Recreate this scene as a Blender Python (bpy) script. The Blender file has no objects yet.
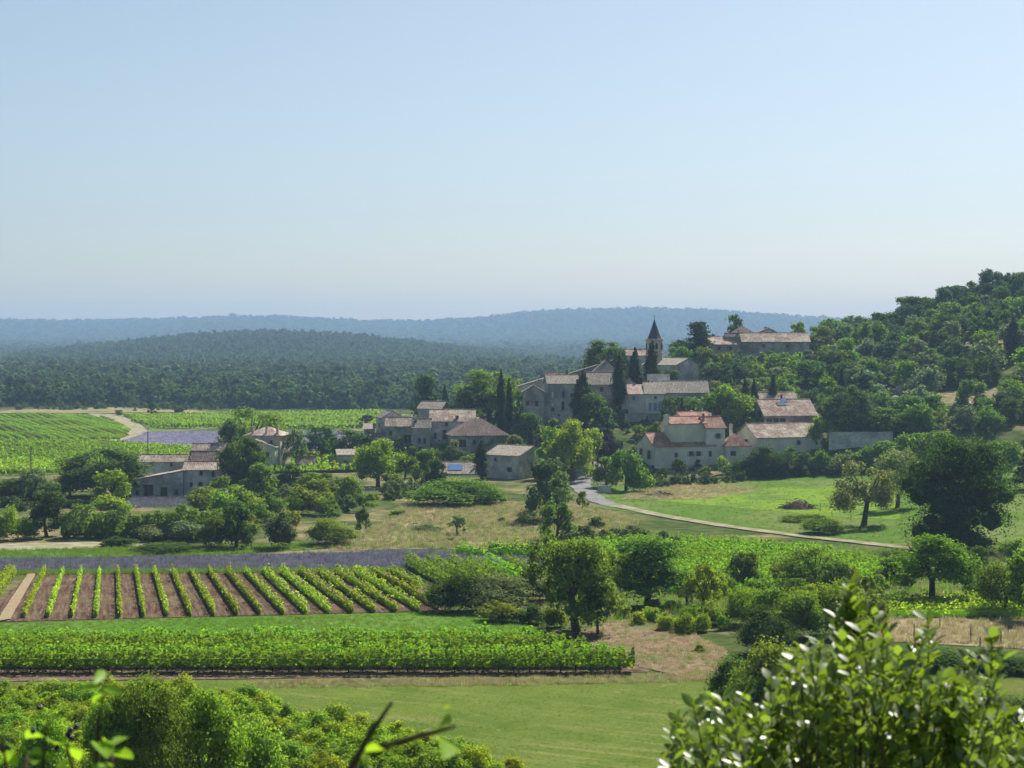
import bpy, math, random
import numpy as np
R = math.radians
rng = np.random.default_rng(7)
random.seed(7)
F = 1800.0; CAMZ = 26.0; PITCH = math.atan(39/F)
scene = bpy.context.scene
COL = scene.collection

# ---------------------------------------------------------------- camera geometry
def ray(px, py):
    a = (px-512)/F; b = (384-py)/F
    Y = math.cos(PITCH)+b*math.sin(PITCH); Z = -math.sin(PITCH)+b*math.cos(PITCH)
    return a/Y, Z/Y
def at(px, py, D):
    kx, kz = ray(px, py)
    return np.array((kx*D, D, CAMZ+kz*D))

# ---------------------------------------------------------------- terrain
NEAR = [(0,24.4),(8,22.6),(45,13.0),(85,2.0),(98,0.1),(106,0),(170,0),(222,-2),(380,-2)]
PROF = {
 -400: [(700,-2),(760,-1),(1000,1),(1400,4)],
 330:  [(700,-2),(760,-1.5),(1000,1),(1400,4)],
 370:  [(395,-1.5),(425,-0.5),(450,1),(500,1),(600,-2),(740,-2),(1000,1),(1400,4)],
 410:  [(392,-1.5),(410,1),(435,4.5),(480,5.5),(560,1),(620,-2),(740,-2),(1000,1),(1400,4)],
 460:  [(390,-1.5),(412,2),(440,6.5),(480,8),(560,3),(650,-2),(740,-2),(1000,1),(1400,4)],
 520:  [(385,-1.5),(405,1.5),(440,7),(480,9),(560,4),(700,-2),(1000,1),(1400,4)],
 560:  [(380,-1.5),(400,2.5),(425,8),(445,10),(480,12),(540,8),(700,-2),(1000,1),(1400,4)],
 600:  [(380,-1.8),(402,3),(425,9),(445,13),(475,16),(530,13),(700,-2),(1000,1),(1400,4)],
 650:  [(388,-1.6),(408,5),(425,9),(445,15),(465,18.5),(520,19),(620,10),(760,-2),(1000,1),(1400,4)],
 700:  [(392,-1.0),(412,6),(440,11),(470,17),(500,19.5),(560,18),(700,5),(800,-2),(1400,4)],
 760:  [(392,-0.8),(410,4),(440,9),(465,13.5),(490,17.5),(510,20),(560,22),(700,10),(820,0),(1400,4)],
 830:  [(388,0),(400,3),(430,9),(460,15),(500,21),(540,26),(580,28),(700,20),(900,0),(1400,4)],
 870:  [(385,0),(400,4),(435,11),(470,17.5),(510,24),(545,28),(600,27),(720,14),(950,2),(1400,4)],
 900:  [(380,0),(400,4.5),(440,12.5),(480,20),(520,26.5),(555,31),(610,30),(750,16),(1000,5),(1400,4)],
 925:  [(378,0),(400,5.5),(440,14),(480,22),(520,29.5),(560,36),(620,36),(800,22),(1000,8),(1400,4)],
 960:  [(375,0),(400,6),(440,15),(480,24),(520,32),(570,39.5),(640,41),(850,28),(1100,9),(1400,4)],
 1040: [(370,0),(400,7),(440,16),(480,25),(520,33),(575,42.5),(660,45),(900,34),(1200,12),(1400,4)],
 1300: [(360,0),(400,9),(440,19),(480,29),(520,38),(575,48),(660,56),(900,45),(1200,20),(1400,4)],
 2400: [(340,0),(400,12),(480,32),(575,50),(660,60),(900,45),(1200,20),(1400,4)],
}
UG = np.arange(-600, 2601, 20.0); YG = np.arange(0, 1401, 5.0)
_cols = sorted(PROF)
_zc = []
for c in _cols:
    pr = NEAR+PROF[c] if PROF[c][0][0] > 380 else [q for q in NEAR if q[0] < PROF[c][0][0]]+PROF[c]
    _zc.append(np.interp(YG, [q[0] for q in pr], [q[1] for q in pr]))
_zc = np.array(_zc)
ZG = np.array([[np.interp(u, _cols, _zc[:, j]) for u in UG] for j in range(len(YG))])
for _ in range(3):
    Z2 = ZG.copy(); Z2[1:-1] = (ZG[:-2]+ZG[1:-1]*2+ZG[2:])/4; ZG = Z2
    Z2 = ZG.copy(); Z2[:, 1:-1] = (ZG[:, :-2]+ZG[:, 1:-1]*2+ZG[:, 2:])/4; ZG = Z2
FU = [-2500,-600,-200,0,60,130,200,270,350,420,480,560,640,700,760,860,1024,1500,2600]
MIDY=[364,362,359,355,349,341,334,331,335,342,350,360,368,372,374,374,374,374,374]
FARY=[326,322,318,319,321.5,320,317.5,317.5,321,320.5,318,310.5,308.5,311,315,319,322,325,325]
FARZ=[CAMZ+(345-y)*6500/F-6 for y in FARY]; MIDZ=[CAMZ+(345-y)*2500/F-6 for y in MIDY]
FY=[1400,1700,2500,3300,4600,6500,8200,14000]
def hz(X, Y):
    X = np.asarray(X, float); Y = np.asarray(Y, float)
    Yc = np.maximum(Y, 1.0)
    den = np.where(Y < 90, 90.0, Yc)
    u = np.clip(512+F*X/den, -600, 2599)
    ui = (u-UG[0])/20.0; i = np.clip(ui.astype(int), 0, len(UG)-2); fu = ui-i
    yc = np.clip(Y, 0, 1399.9); yi = yc/5.0; j = yi.astype(int); fy = yi-j
    z = (ZG[j,i]*(1-fu)+ZG[j,i+1]*fu)*(1-fy)+(ZG[j+1,i]*(1-fu)+ZG[j+1,i+1]*fu)*fy
    # behind the camera the slope keeps rising gently
    z = z+np.where(Y < 0, -Y*0.06, 0)
    m = np.interp(u, FU, MIDZ); fr = np.interp(u, FU, FARZ)
    vals = [4+0*m, 5+0*m, m, 14+0*m, 30+0*m, fr, 60+0*m, 0*m]
    zf = vals[-1]
    for k in range(len(FY)-1):
        t = (Y-FY[k])/(FY[k+1]-FY[k]); t = np.clip(t, 0, 1); t = t*t*(3-2*t)
        v = vals[k]*(1-t)+vals[k+1]*t
        zf = np.where((Y >= FY[k]) & (Y < FY[k+1]), v, zf)
    amp = np.clip((Y-3000)/3000, 0, 1)*5
    zf = zf+amp*(np.sin(X*0.006+Y*0.003)*np.sin(Y*0.004-X*0.002))
    z = np.where(Y >= 1400, zf, z)
    und = np.clip((Y-420)/200, 0, 1)*0.35
    return z+und*np.sin(X*0.11+Y*0.05)*np.sin(Y*0.09-X*0.04)
def hz1(x, y): return float(hz(np.array([x]), np.array([y]))[0])
_Ds = np.arange(95, 1400, 0.5)
def gD(px, py):
    kx, kz = ray(px, py)
    zr = CAMZ+kz*_Ds; zt = hz(kx*_Ds, _Ds)
    w = np.nonzero(zr <= zt)[0]
    return float(_Ds[w[0]]) if len(w) else 1400.0
def gp(px, py):
    D = gD(px, py); kx, kz = ray(px, py)
    return kx*D, D

# ---------------------------------------------------------------- mesh helpers
def mesh_np(name, v, quads=None, tris=None, smooth=False):
    me = bpy.data.meshes.new(name)
    v = np.asarray(v, np.float32).reshape(-1, 3)
    q = np.zeros((0, 4), np.int32) if quads is None else np.asarray(quads, np.int32).reshape(-1, 4)
    t = np.zeros((0, 3), np.int32) if tris is None else np.asarray(tris, np.int32).reshape(-1, 3)
    me.vertices.add(len(v)); me.vertices.foreach_set('co', v.ravel())
    li = np.concatenate([q.ravel(), t.ravel()])
    me.loops.add(len(li)); me.loops.foreach_set('vertex_index', li)
    n = len(q)+len(t); me.polygons.add(n)
    st = np.concatenate([np.arange(len(q))*4, len(q)*4+np.arange(len(t))*3]).astype(np.int32)
    me.polygons.foreach_set('loop_start', st)
    me.update(calc_edges=True)
    if smooth: me.polygons.foreach_set('use_smooth', np.ones(n, bool))
    return me
def mesh_py(name, v, f):
    me = bpy.data.meshes.new(name); me.from_pydata([tuple(map(float, p)) for p in v], [], f); me.update(); return me
class MB:
    def __init__(s): s.v = []; s.f = []
    def add(s, v, f):
        o = len(s.v); s.v += [tuple(p) for p in v]; s.f += [tuple(i+o for i in g) for g in f]
    def box(s, x0, x1, y0, y1, z0, z1):
        s.add([(x0,y0,z0),(x1,y0,z0),(x1,y1,z0),(x0,y1,z0),(x0,y0,z1),(x1,y0,z1),(x1,y1,z1),(x0,y1,z1)],
              [(0,3,2,1),(4,5,6,7),(0,1,5,4),(1,2,6,5),(2,3,7,6),(3,0,4,7)])
    def slab(s, pts, t=0.16):
        n = len(pts); lo = [(p[0], p[1], p[2]-t) for p in pts]
        s.add(list(pts)+lo, [tuple(range(n)), tuple(range(2*n-1, n-1, -1))]+[(i, n+i, n+(i+1) % n, (i+1) % n) for i in range(n)])
    def prism(s, poly, axis, a0, a1):
        n = len(poly)
        if axis == 'x': A = [(a0, p[0], p[1]) for p in poly]; B = [(a1, p[0], p[1]) for p in poly]
        else: A = [(p[0], a0, p[1]) for p in poly]; B = [(p[0], a1, p[1]) for p in poly]
        s.add(A+B, [tuple(range(n)), tuple(range(2*n-1, n-1, -1))]+[(i, n+i, n+(i+1) % n, (i+1) % n) for i in range(n)])
    def tube(s, pts, rad, n=6):
        pts = [np.array(p, float) for p in pts]; rings = []
        for i, p in enumerate(pts):
            d = pts[min(i+1, len(pts)-1)]-pts[max(i-1, 0)]; d /= max(np.linalg.norm(d), 1e-9)
            a = np.cross(d, (0.3, 0.9, 0.1)); a /= np.linalg.norm(a); b = np.cross(d, a)
            rings.append([p+rad[i]*(a*math.cos(2*math.pi*k/n)+b*math.sin(2*math.pi*k/n)) for k in range(n)])
        v = [q for r in rings for q in r]; f = []
        for i in range(len(pts)-1):
            for k in range(n):
                f.append((i*n+k, i*n+(k+1) % n, (i+1)*n+(k+1) % n, (i+1)*n+k))
        f.append(tuple(range(n-1, -1, -1))); f.append(tuple((len(pts)-1)*n+k for k in range(n)))
        s.add(v, f)
    def lathe(s, prof, n=8, cx=0, cy=0, rot=0):
        v = []; f = []
        for r, z in prof:
            v += [(cx+r*math.cos(rot+2*math.pi*k/n), cy+r*math.sin(rot+2*math.pi*k/n), z) for k in range(n)]
        for i in range(len(prof)-1):
            for k in range(n): f.append((i*n+k, i*n+(k+1) % n, (i+1)*n+(k+1) % n, (i+1)*n+k))
        f.append(tuple(range(n-1, -1, -1))); f.append(tuple((len(prof)-1)*n+k for k in range(n)))
        s.add(v, f)
    def mesh(s, name, xf=None):
        v = [xf(p) for p in s.v] if xf else s.v
        me = mesh_py(name, v, s.f)
        import bmesh
        bm = bmesh.new(); bm.from_mesh(me); bmesh.ops.recalc_face_normals(bm, faces=bm.faces); bm.to_mesh(me); bm.free()
        return me
def link(name, data, mat=None, parent=None):
    o = bpy.data.objects.new(name, data); COL.objects.link(o)
    if mat is not None and not data.materials: data.materials.append(mat)
    if parent is not None: o.parent = parent
    return o
def tag(o, label=None, cat=None, group=None, kind=None):
    if label: o['label'] = label
    if cat: o['category'] = cat
    if group: o['group'] = group
    if kind: o['kind'] = kind
    return o
def thing(name, label, cat, loc, rotz=0, group=None):
    o = bpy.data.objects.new(name, None); COL.objects.link(o)
    o.location = tuple(float(c) for c in loc); o.rotation_euler = (0, 0, rotz); o.empty_display_size = 0.3
    return tag(o, label, cat, group)

# ---------------------------------------------------------------- materials
def new_mat(name):
    m = bpy.data.materials.new(name); m.use_nodes = True
    nt = m.node_tree; nt.nodes.clear(); return m, nt, nt.nodes, nt.links
def N(ns, t, **kw):
    n = ns.new(t)
    for k, v in kw.items(): setattr(n, k, v)
    return n
def mixc(ns, ls, a, b, fac, bt='MIX'):
    m = N(ns, 'ShaderNodeMix', data_type='RGBA', blend_type=bt)
    for sock, val in ((m.inputs[6], a), (m.inputs[7], b), (m.inputs[0], fac)):
        if hasattr(val, 'links'): ls.new(val, sock)
        elif isinstance(val, (int, float)): sock.default_value = val
        else: sock.default_value = tuple(val)+((1,) if len(val) == 3 else ())
    return m.outputs[2]
def noise(ns, ls, scale, detail=3, rough=0.6, vec=None):
    n = N(ns, 'ShaderNodeTexNoise'); n.inputs['Scale'].default_value = scale
    n.inputs['Detail'].default_value = detail; n.inputs['Roughness'].default_value = rough
    if vec is not None: ls.new(vec, n.inputs['Vector'])
    return n.outputs['Fac']
def ramp(ns, ls, fac, stops):
    r = N(ns, 'ShaderNodeValToRGB'); e = r.color_ramp.elements
    while len(e) < len(stops): e.new(0.5)
    for k, (p, c) in enumerate(stops):
        e[k].position = p; e[k].color = (c if len(c) == 4 else tuple(c)+(1,)) if not isinstance(c, (int, float)) else (c, c, c, 1)
    ls.new(fac, r.inputs[0]); return r.outputs[0]
def leaf_mat(name, color=None, trans=0.45, gloss=0.0, rough=0.45, var=0.35, yel=(1.5, 1.45, 0.75)):
    m, nt, ns, ls = new_mat(name)
    if color is None:
        oi = N(ns, 'ShaderNodeObjectInfo'); base = oi.outputs['Color']
    else:
        rgb = N(ns, 'ShaderNodeRGB'); rgb.outputs[0].default_value = tuple(color)+(1,); base = rgb.outputs[0]
        oi = N(ns, 'ShaderNodeObjectInfo')
    g = N(ns, 'ShaderNodeNewGeometry')
    mr = N(ns, 'ShaderNodeMapRange'); ls.new(g.outputs['Random Per Island'], mr.inputs[0])
    mr.inputs[3].default_value = 1-var; mr.inputs[4].default_value = 1+var
    c = N(ns, 'ShaderNodeVectorMath', operation='SCALE'); ls.new(base, c.inputs[0]); ls.new(mr.outputs[0], c.inputs['Scale'])
    hs = N(ns, 'ShaderNodeHueSaturation'); ls.new(c.outputs[0], hs.inputs['Color'])
    mh = N(ns, 'ShaderNodeMapRange'); ls.new(oi.outputs['Random'], mh.inputs[0]); mh.inputs[3].default_value = 0.485; mh.inputs[4].default_value = 0.515
    ls.new(mh.outputs[0], hs.inputs['Hue'])
    mv = N(ns, 'ShaderNodeMapRange'); ls.new(oi.outputs['Random'], mv.inputs[0]); mv.inputs[3].default_value = 0.75 if color is not None else 0.9; mv.inputs[4].default_value = 1.3 if color is not None else 1.1
    ls.new(mv.outputs[0], hs.inputs['Value'])
    cc = hs.outputs[0]
    d = N(ns, 'ShaderNodeBsdfDiffuse'); ls.new(cc, d.inputs[0])
    tc = N(ns, 'ShaderNodeVectorMath', operation='MULTIPLY'); ls.new(cc, tc.inputs[0]); tc.inputs[1].default_value = yel
    t = N(ns, 'ShaderNodeBsdfTranslucent'); ls.new(tc.outputs[0], t.inputs[0])
    mx = N(ns, 'ShaderNodeMixShader'); mx.inputs[0].default_value = trans
    ls.new(d.outputs[0], mx.inputs[1]); ls.new(t.outputs[0], mx.inputs[2])
    out = N(ns, 'ShaderNodeOutputMaterial')
    if gloss > 0:
        gl = N(ns, 'ShaderNodeBsdfGlossy'); gl.inputs['Roughness'].default_value = rough
        m2 = N(ns, 'ShaderNodeMixShader'); m2.inputs[0].default_value = gloss
        ls.new(mx.outputs[0], m2.inputs[1]); ls.new(gl.outputs[0], m2.inputs[2]); ls.new(m2.outputs[0], out.inputs[0])
    else: ls.new(mx.outputs[0], out.inputs[0])
    return m
def surf(name, c1, c2, scale=1.0, c3=None, s3=0.1, rough=0.9, bump=0.0, bscale=8, stops=(0.35, 0.65), fine=None, metallic=0, st3=(0.4,0.6)):
    m, nt, ns, ls = new_mat(name)
    g = N(ns, 'ShaderNodeNewGeometry'); pos = g.outputs['Position']
    col = ramp(ns, ls, noise(ns, ls, scale, 4, 0.65, pos), [(stops[0], c1), (stops[1], c2)])
    if c3 is not None:
        f = ramp(ns, ls, noise(ns, ls, s3, 3, 0.6, pos), [(st3[0], 0.0), (st3[1], 1.0)])
        col = mixc(ns, ls, col, c3, f)
    if fine is not None:
        f = ramp(ns, ls, noise(ns, ls, fine[0], 2, 0.8, pos), [(0.3, 1-fine[1]), (0.7, 1+fine[1])])
        col = mixc(ns, ls, col, f, 1.0, 'MULTIPLY')
    b = N(ns, 'ShaderNodeBsdfPrincipled'); ls.new(col, b.inputs['Base Color']); b.inputs['Roughness'].default_value = rough
    b.inputs['Metallic'].default_value = metallic
    b.inputs['Specular IOR Level'].default_value = 0.25 if rough < .8 else 0.0
    if bump:
        bp = N(ns, 'ShaderNodeBump'); bp.inputs['Strength'].default_value = bump; bp.inputs['Distance'].default_value = 0.2
        ls.new(noise(ns, ls, bscale, 3, 0.7, pos), bp.inputs['Height']); ls.new(bp.outputs[0], b.inputs['Normal'])
    o = N(ns, 'ShaderNodeOutputMaterial'); ls.new(b.outputs[0], o.inputs[0])
    return m
def roof_mat(name, c1, c2, c3, pit=0.35):
    # canal tiles: courses running down the slope (uses the mesh's own UVs: u across, v down the slope, metres)
    m, nt, ns, ls = new_mat(name)
    uv = N(ns, 'ShaderNodeUVMap')
    g = N(ns, 'ShaderNodeNewGeometry')
    br = N(ns, 'ShaderNodeTexBrick'); br.inputs['Scale'].default_value = 1.0
    br.inputs['Color1'].default_value = tuple(c1)+(1,); br.inputs['Color2'].default_value = tuple(c2)+(1,)
    br.inputs['Mortar'].default_value = (c1[0]*.35, c1[1]*.33, c1[2]*.33, 1)
    br.inputs['Brick Width'].default_value = 0.34; br.inputs['Row Height'].default_value = 0.6
    br.inputs['Mortar Size'].default_value = 0.03; br.offset = 0.0
    ls.new(uv.outputs[0], br.inputs['Vector'])
    f = ramp(ns, ls, noise(ns, ls, 0.45, 4, 0.7, g.outputs['Position']), [(0.42, 0.0), (0.62, 1.0)])
    col = mixc(ns, ls, br.outputs['Color'], c3, f)
    f2 = ramp(ns, ls, noise(ns, ls, 2.2, 2, 0.8, g.outputs['Position']), [(0.3, 0.52), (0.7, 1.42)])
    col = mixc(ns, ls, col, f2, 1.0, 'MULTIPLY')
    b = N(ns, 'ShaderNodeBsdfPrincipled'); ls.new(col, b.inputs['Base Color']); b.inputs['Roughness'].default_value = 0.95
    b.inputs['Specular IOR Level'].default_value = 0.08
    w = N(ns, 'ShaderNodeTexWave', wave_type='BANDS', bands_direction='X'); w.inputs['Scale'].default_value = 0.314/0.34
    ls.new(uv.outputs[0], w.inputs['Vector'])
    bp = N(ns, 'ShaderNodeBump'); bp.inputs['Strength'].default_value = 0.6; bp.inputs['Distance'].default_value = 0.06
    ls.new(w.outputs['Fac'], bp.inputs['Height']); ls.new(bp.outputs[0], b.inputs['Normal'])
    o = N(ns, 'ShaderNodeOutputMaterial'); ls.new(b.outputs[0], o.inputs[0])
    return m
def add_uv(me, xf_inv_yaw):
    # planar UVs: u along the horizontal direction of the face, v down the slope
    uvl = me.uv_layers.new(name='UVMap'); 
    for p in me.polygons:
        n = p.normal
        h = np.array((-n.y, n.x, 0.0)); l = np.linalg.norm(h)
        if l < 1e-3: h = np.array((math.cos(xf_inv_yaw), math.sin(xf_inv_yaw), 0.0)); l = 1
        h = h/l; d = np.cross(np.array(n), h)
        for li in p.loop_indices:
            c = np.array(me.vertices[me.loops[li].vertex_index].co)
            uvl.data[li].uv = (float(c@h), float(c@d))

M = {}
M['leaf'] = leaf_mat('foliage_tinted')
M['bark'] = surf('bark', (.055,.042,.032), (.11,.085,.065), 3, bump=.5, bscale=6)
M['barkd'] = surf('bark_dark', (.03,.025,.02), (.06,.05,.04), 3, bump=.5, bscale=6)
M['stone_grey'] = surf('stone_grey', (.42,.42,.405), (.62,.61,.58), .7, (.28,.28,.275), .25, bump=.4, bscale=2.5, fine=(3.5,.25))
M['stone_dark'] = surf('stone_dark', (.27,.265,.26), (.44,.43,.41), .8, (.18,.18,.175), .3, bump=.4, bscale=2.5, fine=(3.5,.3))
M['stone_warm'] = surf('stone_warm', (.44,.36,.28), (.60,.52,.42), .9, (.34,.30,.25), .25, bump=.4, bscale=2.5, fine=(3.5,.25))
M['plaster_pale'] = surf('plaster_pale', (.62,.62,.55), (.70,.69,.61), .5, (.50,.50,.46), .3, bump=.1, fine=(2,.08))
M['plaster_white'] = surf('plaster_white', (.46,.45,.41), (.56,.54,.49), .5, (.36,.36,.33), .3, bump=.1, fine=(2,.1))
M['plaster_beige'] = surf('plaster_beige', (.60,.60,.50), (.69,.685,.58), .4, (.48,.49,.42), .25, bump=.1, fine=(2,.08))
M['roof_pink'] = roof_mat('roof_pink', (.42,.28,.22), (.30,.20,.165), (.46,.39,.32))
M['roof_tan'] = roof_mat('roof_tan', (.36,.27,.205), (.25,.19,.155), (.46,.39,.31))
M['roof_grey'] = roof_mat('roof_grey', (.21,.185,.165), (.28,.25,.225), (.15,.135,.125))
M['roof_pale'] = roof_mat('roof_pale', (.36,.31,.255), (.44,.385,.32), (.26,.23,.19))
M['roof_red'] = roof_mat('roof_red', (.36,.185,.145), (.27,.135,.11), (.42,.25,.20))
M['roof_brown'] = roof_mat('roof_brown', (.21,.15,.125), (.28,.205,.17), (.15,.115,.10))
M['slate'] = surf('slate', (.03,.035,.05), (.055,.06,.075), 2, rough=.5)
M['glass'] = surf('window_glass', (.02,.025,.03), (.04,.045,.05), 1, rough=.15)
M['shutter_blue'] = surf('shutter_blue', (.16,.24,.42), (.2,.28,.46), 1, rough=.6)
M['shutter_grey'] = surf('shutter_grey', (.30,.32,.33), (.38,.40,.41), 1, rough=.8)
M['shutter_white'] = surf('shutter_white', (.7,.7,.68), (.75,.75,.72), 1, rough=.6)
M['frame'] = surf('window_frame_wood', (.16,.14,.12), (.24,.21,.18), 2)
M['metal'] = surf('grey_metal', (.2,.2,.2), (.28,.28,.28), 3, rough=.5, metallic=.6)
M['wood'] = surf('weathered_wood', (.10,.085,.07), (.18,.15,.125), 4)
M['panel'] = surf('blue_panel', (.10,.17,.34), (.14,.22,.42), 2, rough=.85)
M['white'] = surf('white_paint', (.13,.16,.20), (.17,.20,.24), 2, rough=.8)
# ---------------------------------------------------------------- foliage prototypes (unit size: width 1, height 1)
def icosphere(sub=1):
    import bmesh
    bm = bmesh.new(); bmesh.ops.create_icosphere(bm, subdivisions=sub, radius=1)
    v = np.array([x.co for x in bm.verts]); f = np.array([[q.index for q in p.verts] for p in bm.faces]); bm.free(); return v, f
ICO1 = icosphere(1); ICO2 = icosphere(2)
def cards(P, Nn, s, g, asp=0.75):
    """leaf clump faces: one quad per point, normals near Nn"""
    n = len(P); Nn = Nn+g.normal(0, .45, (n, 3)); Nn /= np.linalg.norm(Nn, axis=1)[:, None]+1e-9
    a = np.cross(Nn, g.normal(0, 1, (n, 3))); a /= np.linalg.norm(a, axis=1)[:, None]+1e-9
    b = np.cross(Nn, a); s = (s*g.uniform(.6, 1.35, n))[:, None]
    k = .45*s*Nn*g.uniform(-1, 1, (n, 1))
    v = np.stack([P-a*s*.5, P-b*s*asp*.5+k, P+a*s*.5, P+b*s*asp*.5+k], 1).reshape(-1, 3)
    return v, np.arange(n*4).reshape(-1, 4)
def crown(name, ncard, csize, nl, style, seed):
    g = np.random.default_rng(seed)
    C = []; RR = []
    for k in range(nl):
        th = g.uniform(0, 2*math.pi)
        if style == 'round':
            t = g.uniform(.02, 1); pr = .37*math.sqrt(max(0.02, 1-((t-.40)/.66)**2)); r = math.sqrt(g.uniform(.15, 1))
            p = np.array((math.cos(th)*pr*r, math.sin(th)*pr*r, .12+.72*t+.1*(1-r))); q = g.uniform(.08, .17)
        elif style == 'airy':
            ph = math.acos(g.uniform(-.6, 1)); r = g.uniform(.7, 1)
            p = np.array((math.sin(ph)*math.cos(th)*.40*r, math.sin(ph)*math.sin(th)*.40*r, .5+.4*r*math.cos(ph))); q = g.uniform(.06, .14)
        elif style == 'bush':
            ph = math.acos(g.uniform(0, 1)); r = g.uniform(.4, 1)
            p = np.array((math.sin(ph)*math.cos(th)*.38*r, math.sin(ph)*math.sin(th)*.38*r, .12+.62*r*math.cos(ph))); q = g.uniform(.12, .22)
        elif style == 'cypress':
            t = (k+.5)/nl; w = .40*math.sin(min(1, (1-t)*1.5+.04)*math.pi/2)*(0.8+.2*min(1, t*5))
            p = np.array((math.cos(th)*w*.3, math.sin(th)*w*.3, .03+.95*t)); q = max(.06, w*.85)
        elif style == 'pine':
            t = g.uniform(0, 1); w = .45*(1-t*.55)
            t = (k+.5)/nl; w = .42*(1-t*.6); r_ = g.uniform(0, 1); p = np.array((math.cos(th)*w*r_, math.sin(th)*w*r_, .12+.8*t)); q = g.uniform(.10, .17)
        C.append(p); RR.append(q)
    C = np.array(C); RR = np.array(RR)
    fl = {'cypress': (.8, .8, .35), 'pine': (1.3, 1.3, .45), 'bush': (1, 1, 1)}.get(style, (1.1, 1.1, .85))
    w = RR**2 if style != 'cypress' else RR+.08; w /= w.sum(); idx = g.choice(nl, ncard, p=w)
    d = g.normal(0, 1, (ncard, 3)); d /= np.linalg.norm(d, axis=1)[:, None]
    low = (d[:, 2] < -.3) & (g.random(ncard) < .5); d[low, 2] *= -1
    lump = 1+.22*np.sin(d[:, 0]*5+idx*1.7)*np.sin(d[:, 1]*6+idx)+.12*np.sin(d[:, 2]*9+idx*2.1)
    rr = RR[idx]*lump*g.uniform(.62, 1.16, ncard)
    P = C[idx]+d*rr[:, None]*np.array(fl)
    v, q = cards(P, d+np.array((0, 0, .25)), csize, g)
    vs = [v]; qs = [q]; ts = []; off = len(v)
    core = {'airy': .25, 'cypress': .8, 'pine': .5}.get(style, .52)
    iv, it = ICO1
    for c, r in zip(C, RR):
        jit = 1+g.normal(0, .1, (len(iv), 1))
        vs.append(c+iv*jit*r*core*np.array(fl)); ts.append(it+off); off += len(iv)
    V = np.concatenate(vs)
    z0 = V[:, 2].min(); z1 = V[:, 2].max()
    V[:, 2] = (V[:, 2]-z0)/(z1-z0)
    rad = np.percentile(np.hypot(V[:, 0], V[:, 1]), 98); V[:, :2] *= .5/rad
    me = mesh_np(name, V, q, np.concatenate(ts)); me.materials.append(M['leaf'])
    me.polygons.foreach_set('use_smooth', np.ones(len(me.polygons), bool)) if False else None
    return me
SPEC = {  # class: cards, card size, lobes
 'S': (700, .10, 14), 'M': (2700, .055, 24), 'L': (8500, .031, 44), 'X': (26000, .0175, 80)}
PRO = {}
def proto(style, cls):
    k = (style, cls)
    if k not in PRO:
        nc, cs, nl = SPEC[cls]
        if style == 'cypress': nc = int(nc*1.1); cs *= 1.1; nl = 18 if cls == 'S' else 26
        if style == 'airy': nc = int(nc*.8); nl = int(nl*1.3)
        if style == 'pine': nl = int(nl*1.5)
        nv = 1 if cls == 'X' else (4 if cls in 'SM' else 3)
        PRO[k] = [crown(f'{style}_crown_{cls}{i}', nc, cs, nl, style, 100+i*17+len(PRO)*5) for i in range(nv)]
    return PRO[k]
def trunk_mesh(seed, spread=.8, fork=.35):
    g = random.Random(seed); m = MB()
    lx, ly = g.uniform(-.05, .05), g.uniform(-.05, .05)
    m.tube([(0, 0, -.06), (lx*.5, ly*.5, .12), (lx, ly, fork)], [.055, .040, .034], 8)
    for k in range(6):
        a = k*1.05+g.uniform(-.3, .3); s = g.uniform(.22, .42)*spread; h = g.uniform(.6, .85)
        m.tube([(lx, ly, fork-.03), (lx+math.cos(a)*s*.45, ly+math.sin(a)*s*.45, fork+(h-fork)*.45), (lx+math.cos(a)*s, ly+math.sin(a)*s, h)], [.024, .016, .006], 5)
    me = m.mesh(f'trunk_form'); me.materials.append(M['bark']); return me
TR = [trunk_mesh(i) for i in range(4)]+[trunk_mesh(9, 1.1, .25)]
COLR = {
 'dark': (.075,.130,.030), 'vdark': (.050,.086,.024), 'mid': (.12,.20,.034), 'bright': (.19,.31,.030),
 'yellow': (.25,.34,.030), 'grey': (.155,.205,.095), 'blue': (.075,.125,.055), 'purple': (.040,.028,.040),
 'olive': (.17,.23,.040), 'fresh': (.155,.26,.034), 'pale': (.15,.21,.07), 'conifer': (.036,.060,.028)}
NT = [0]
def jit(c, g):
    f = g.uniform(.88, 1.14); return (c[0]*f*g.uniform(.93, 1.08), c[1]*f, c[2]*f*g.uniform(.9, 1.12), 1)
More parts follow.
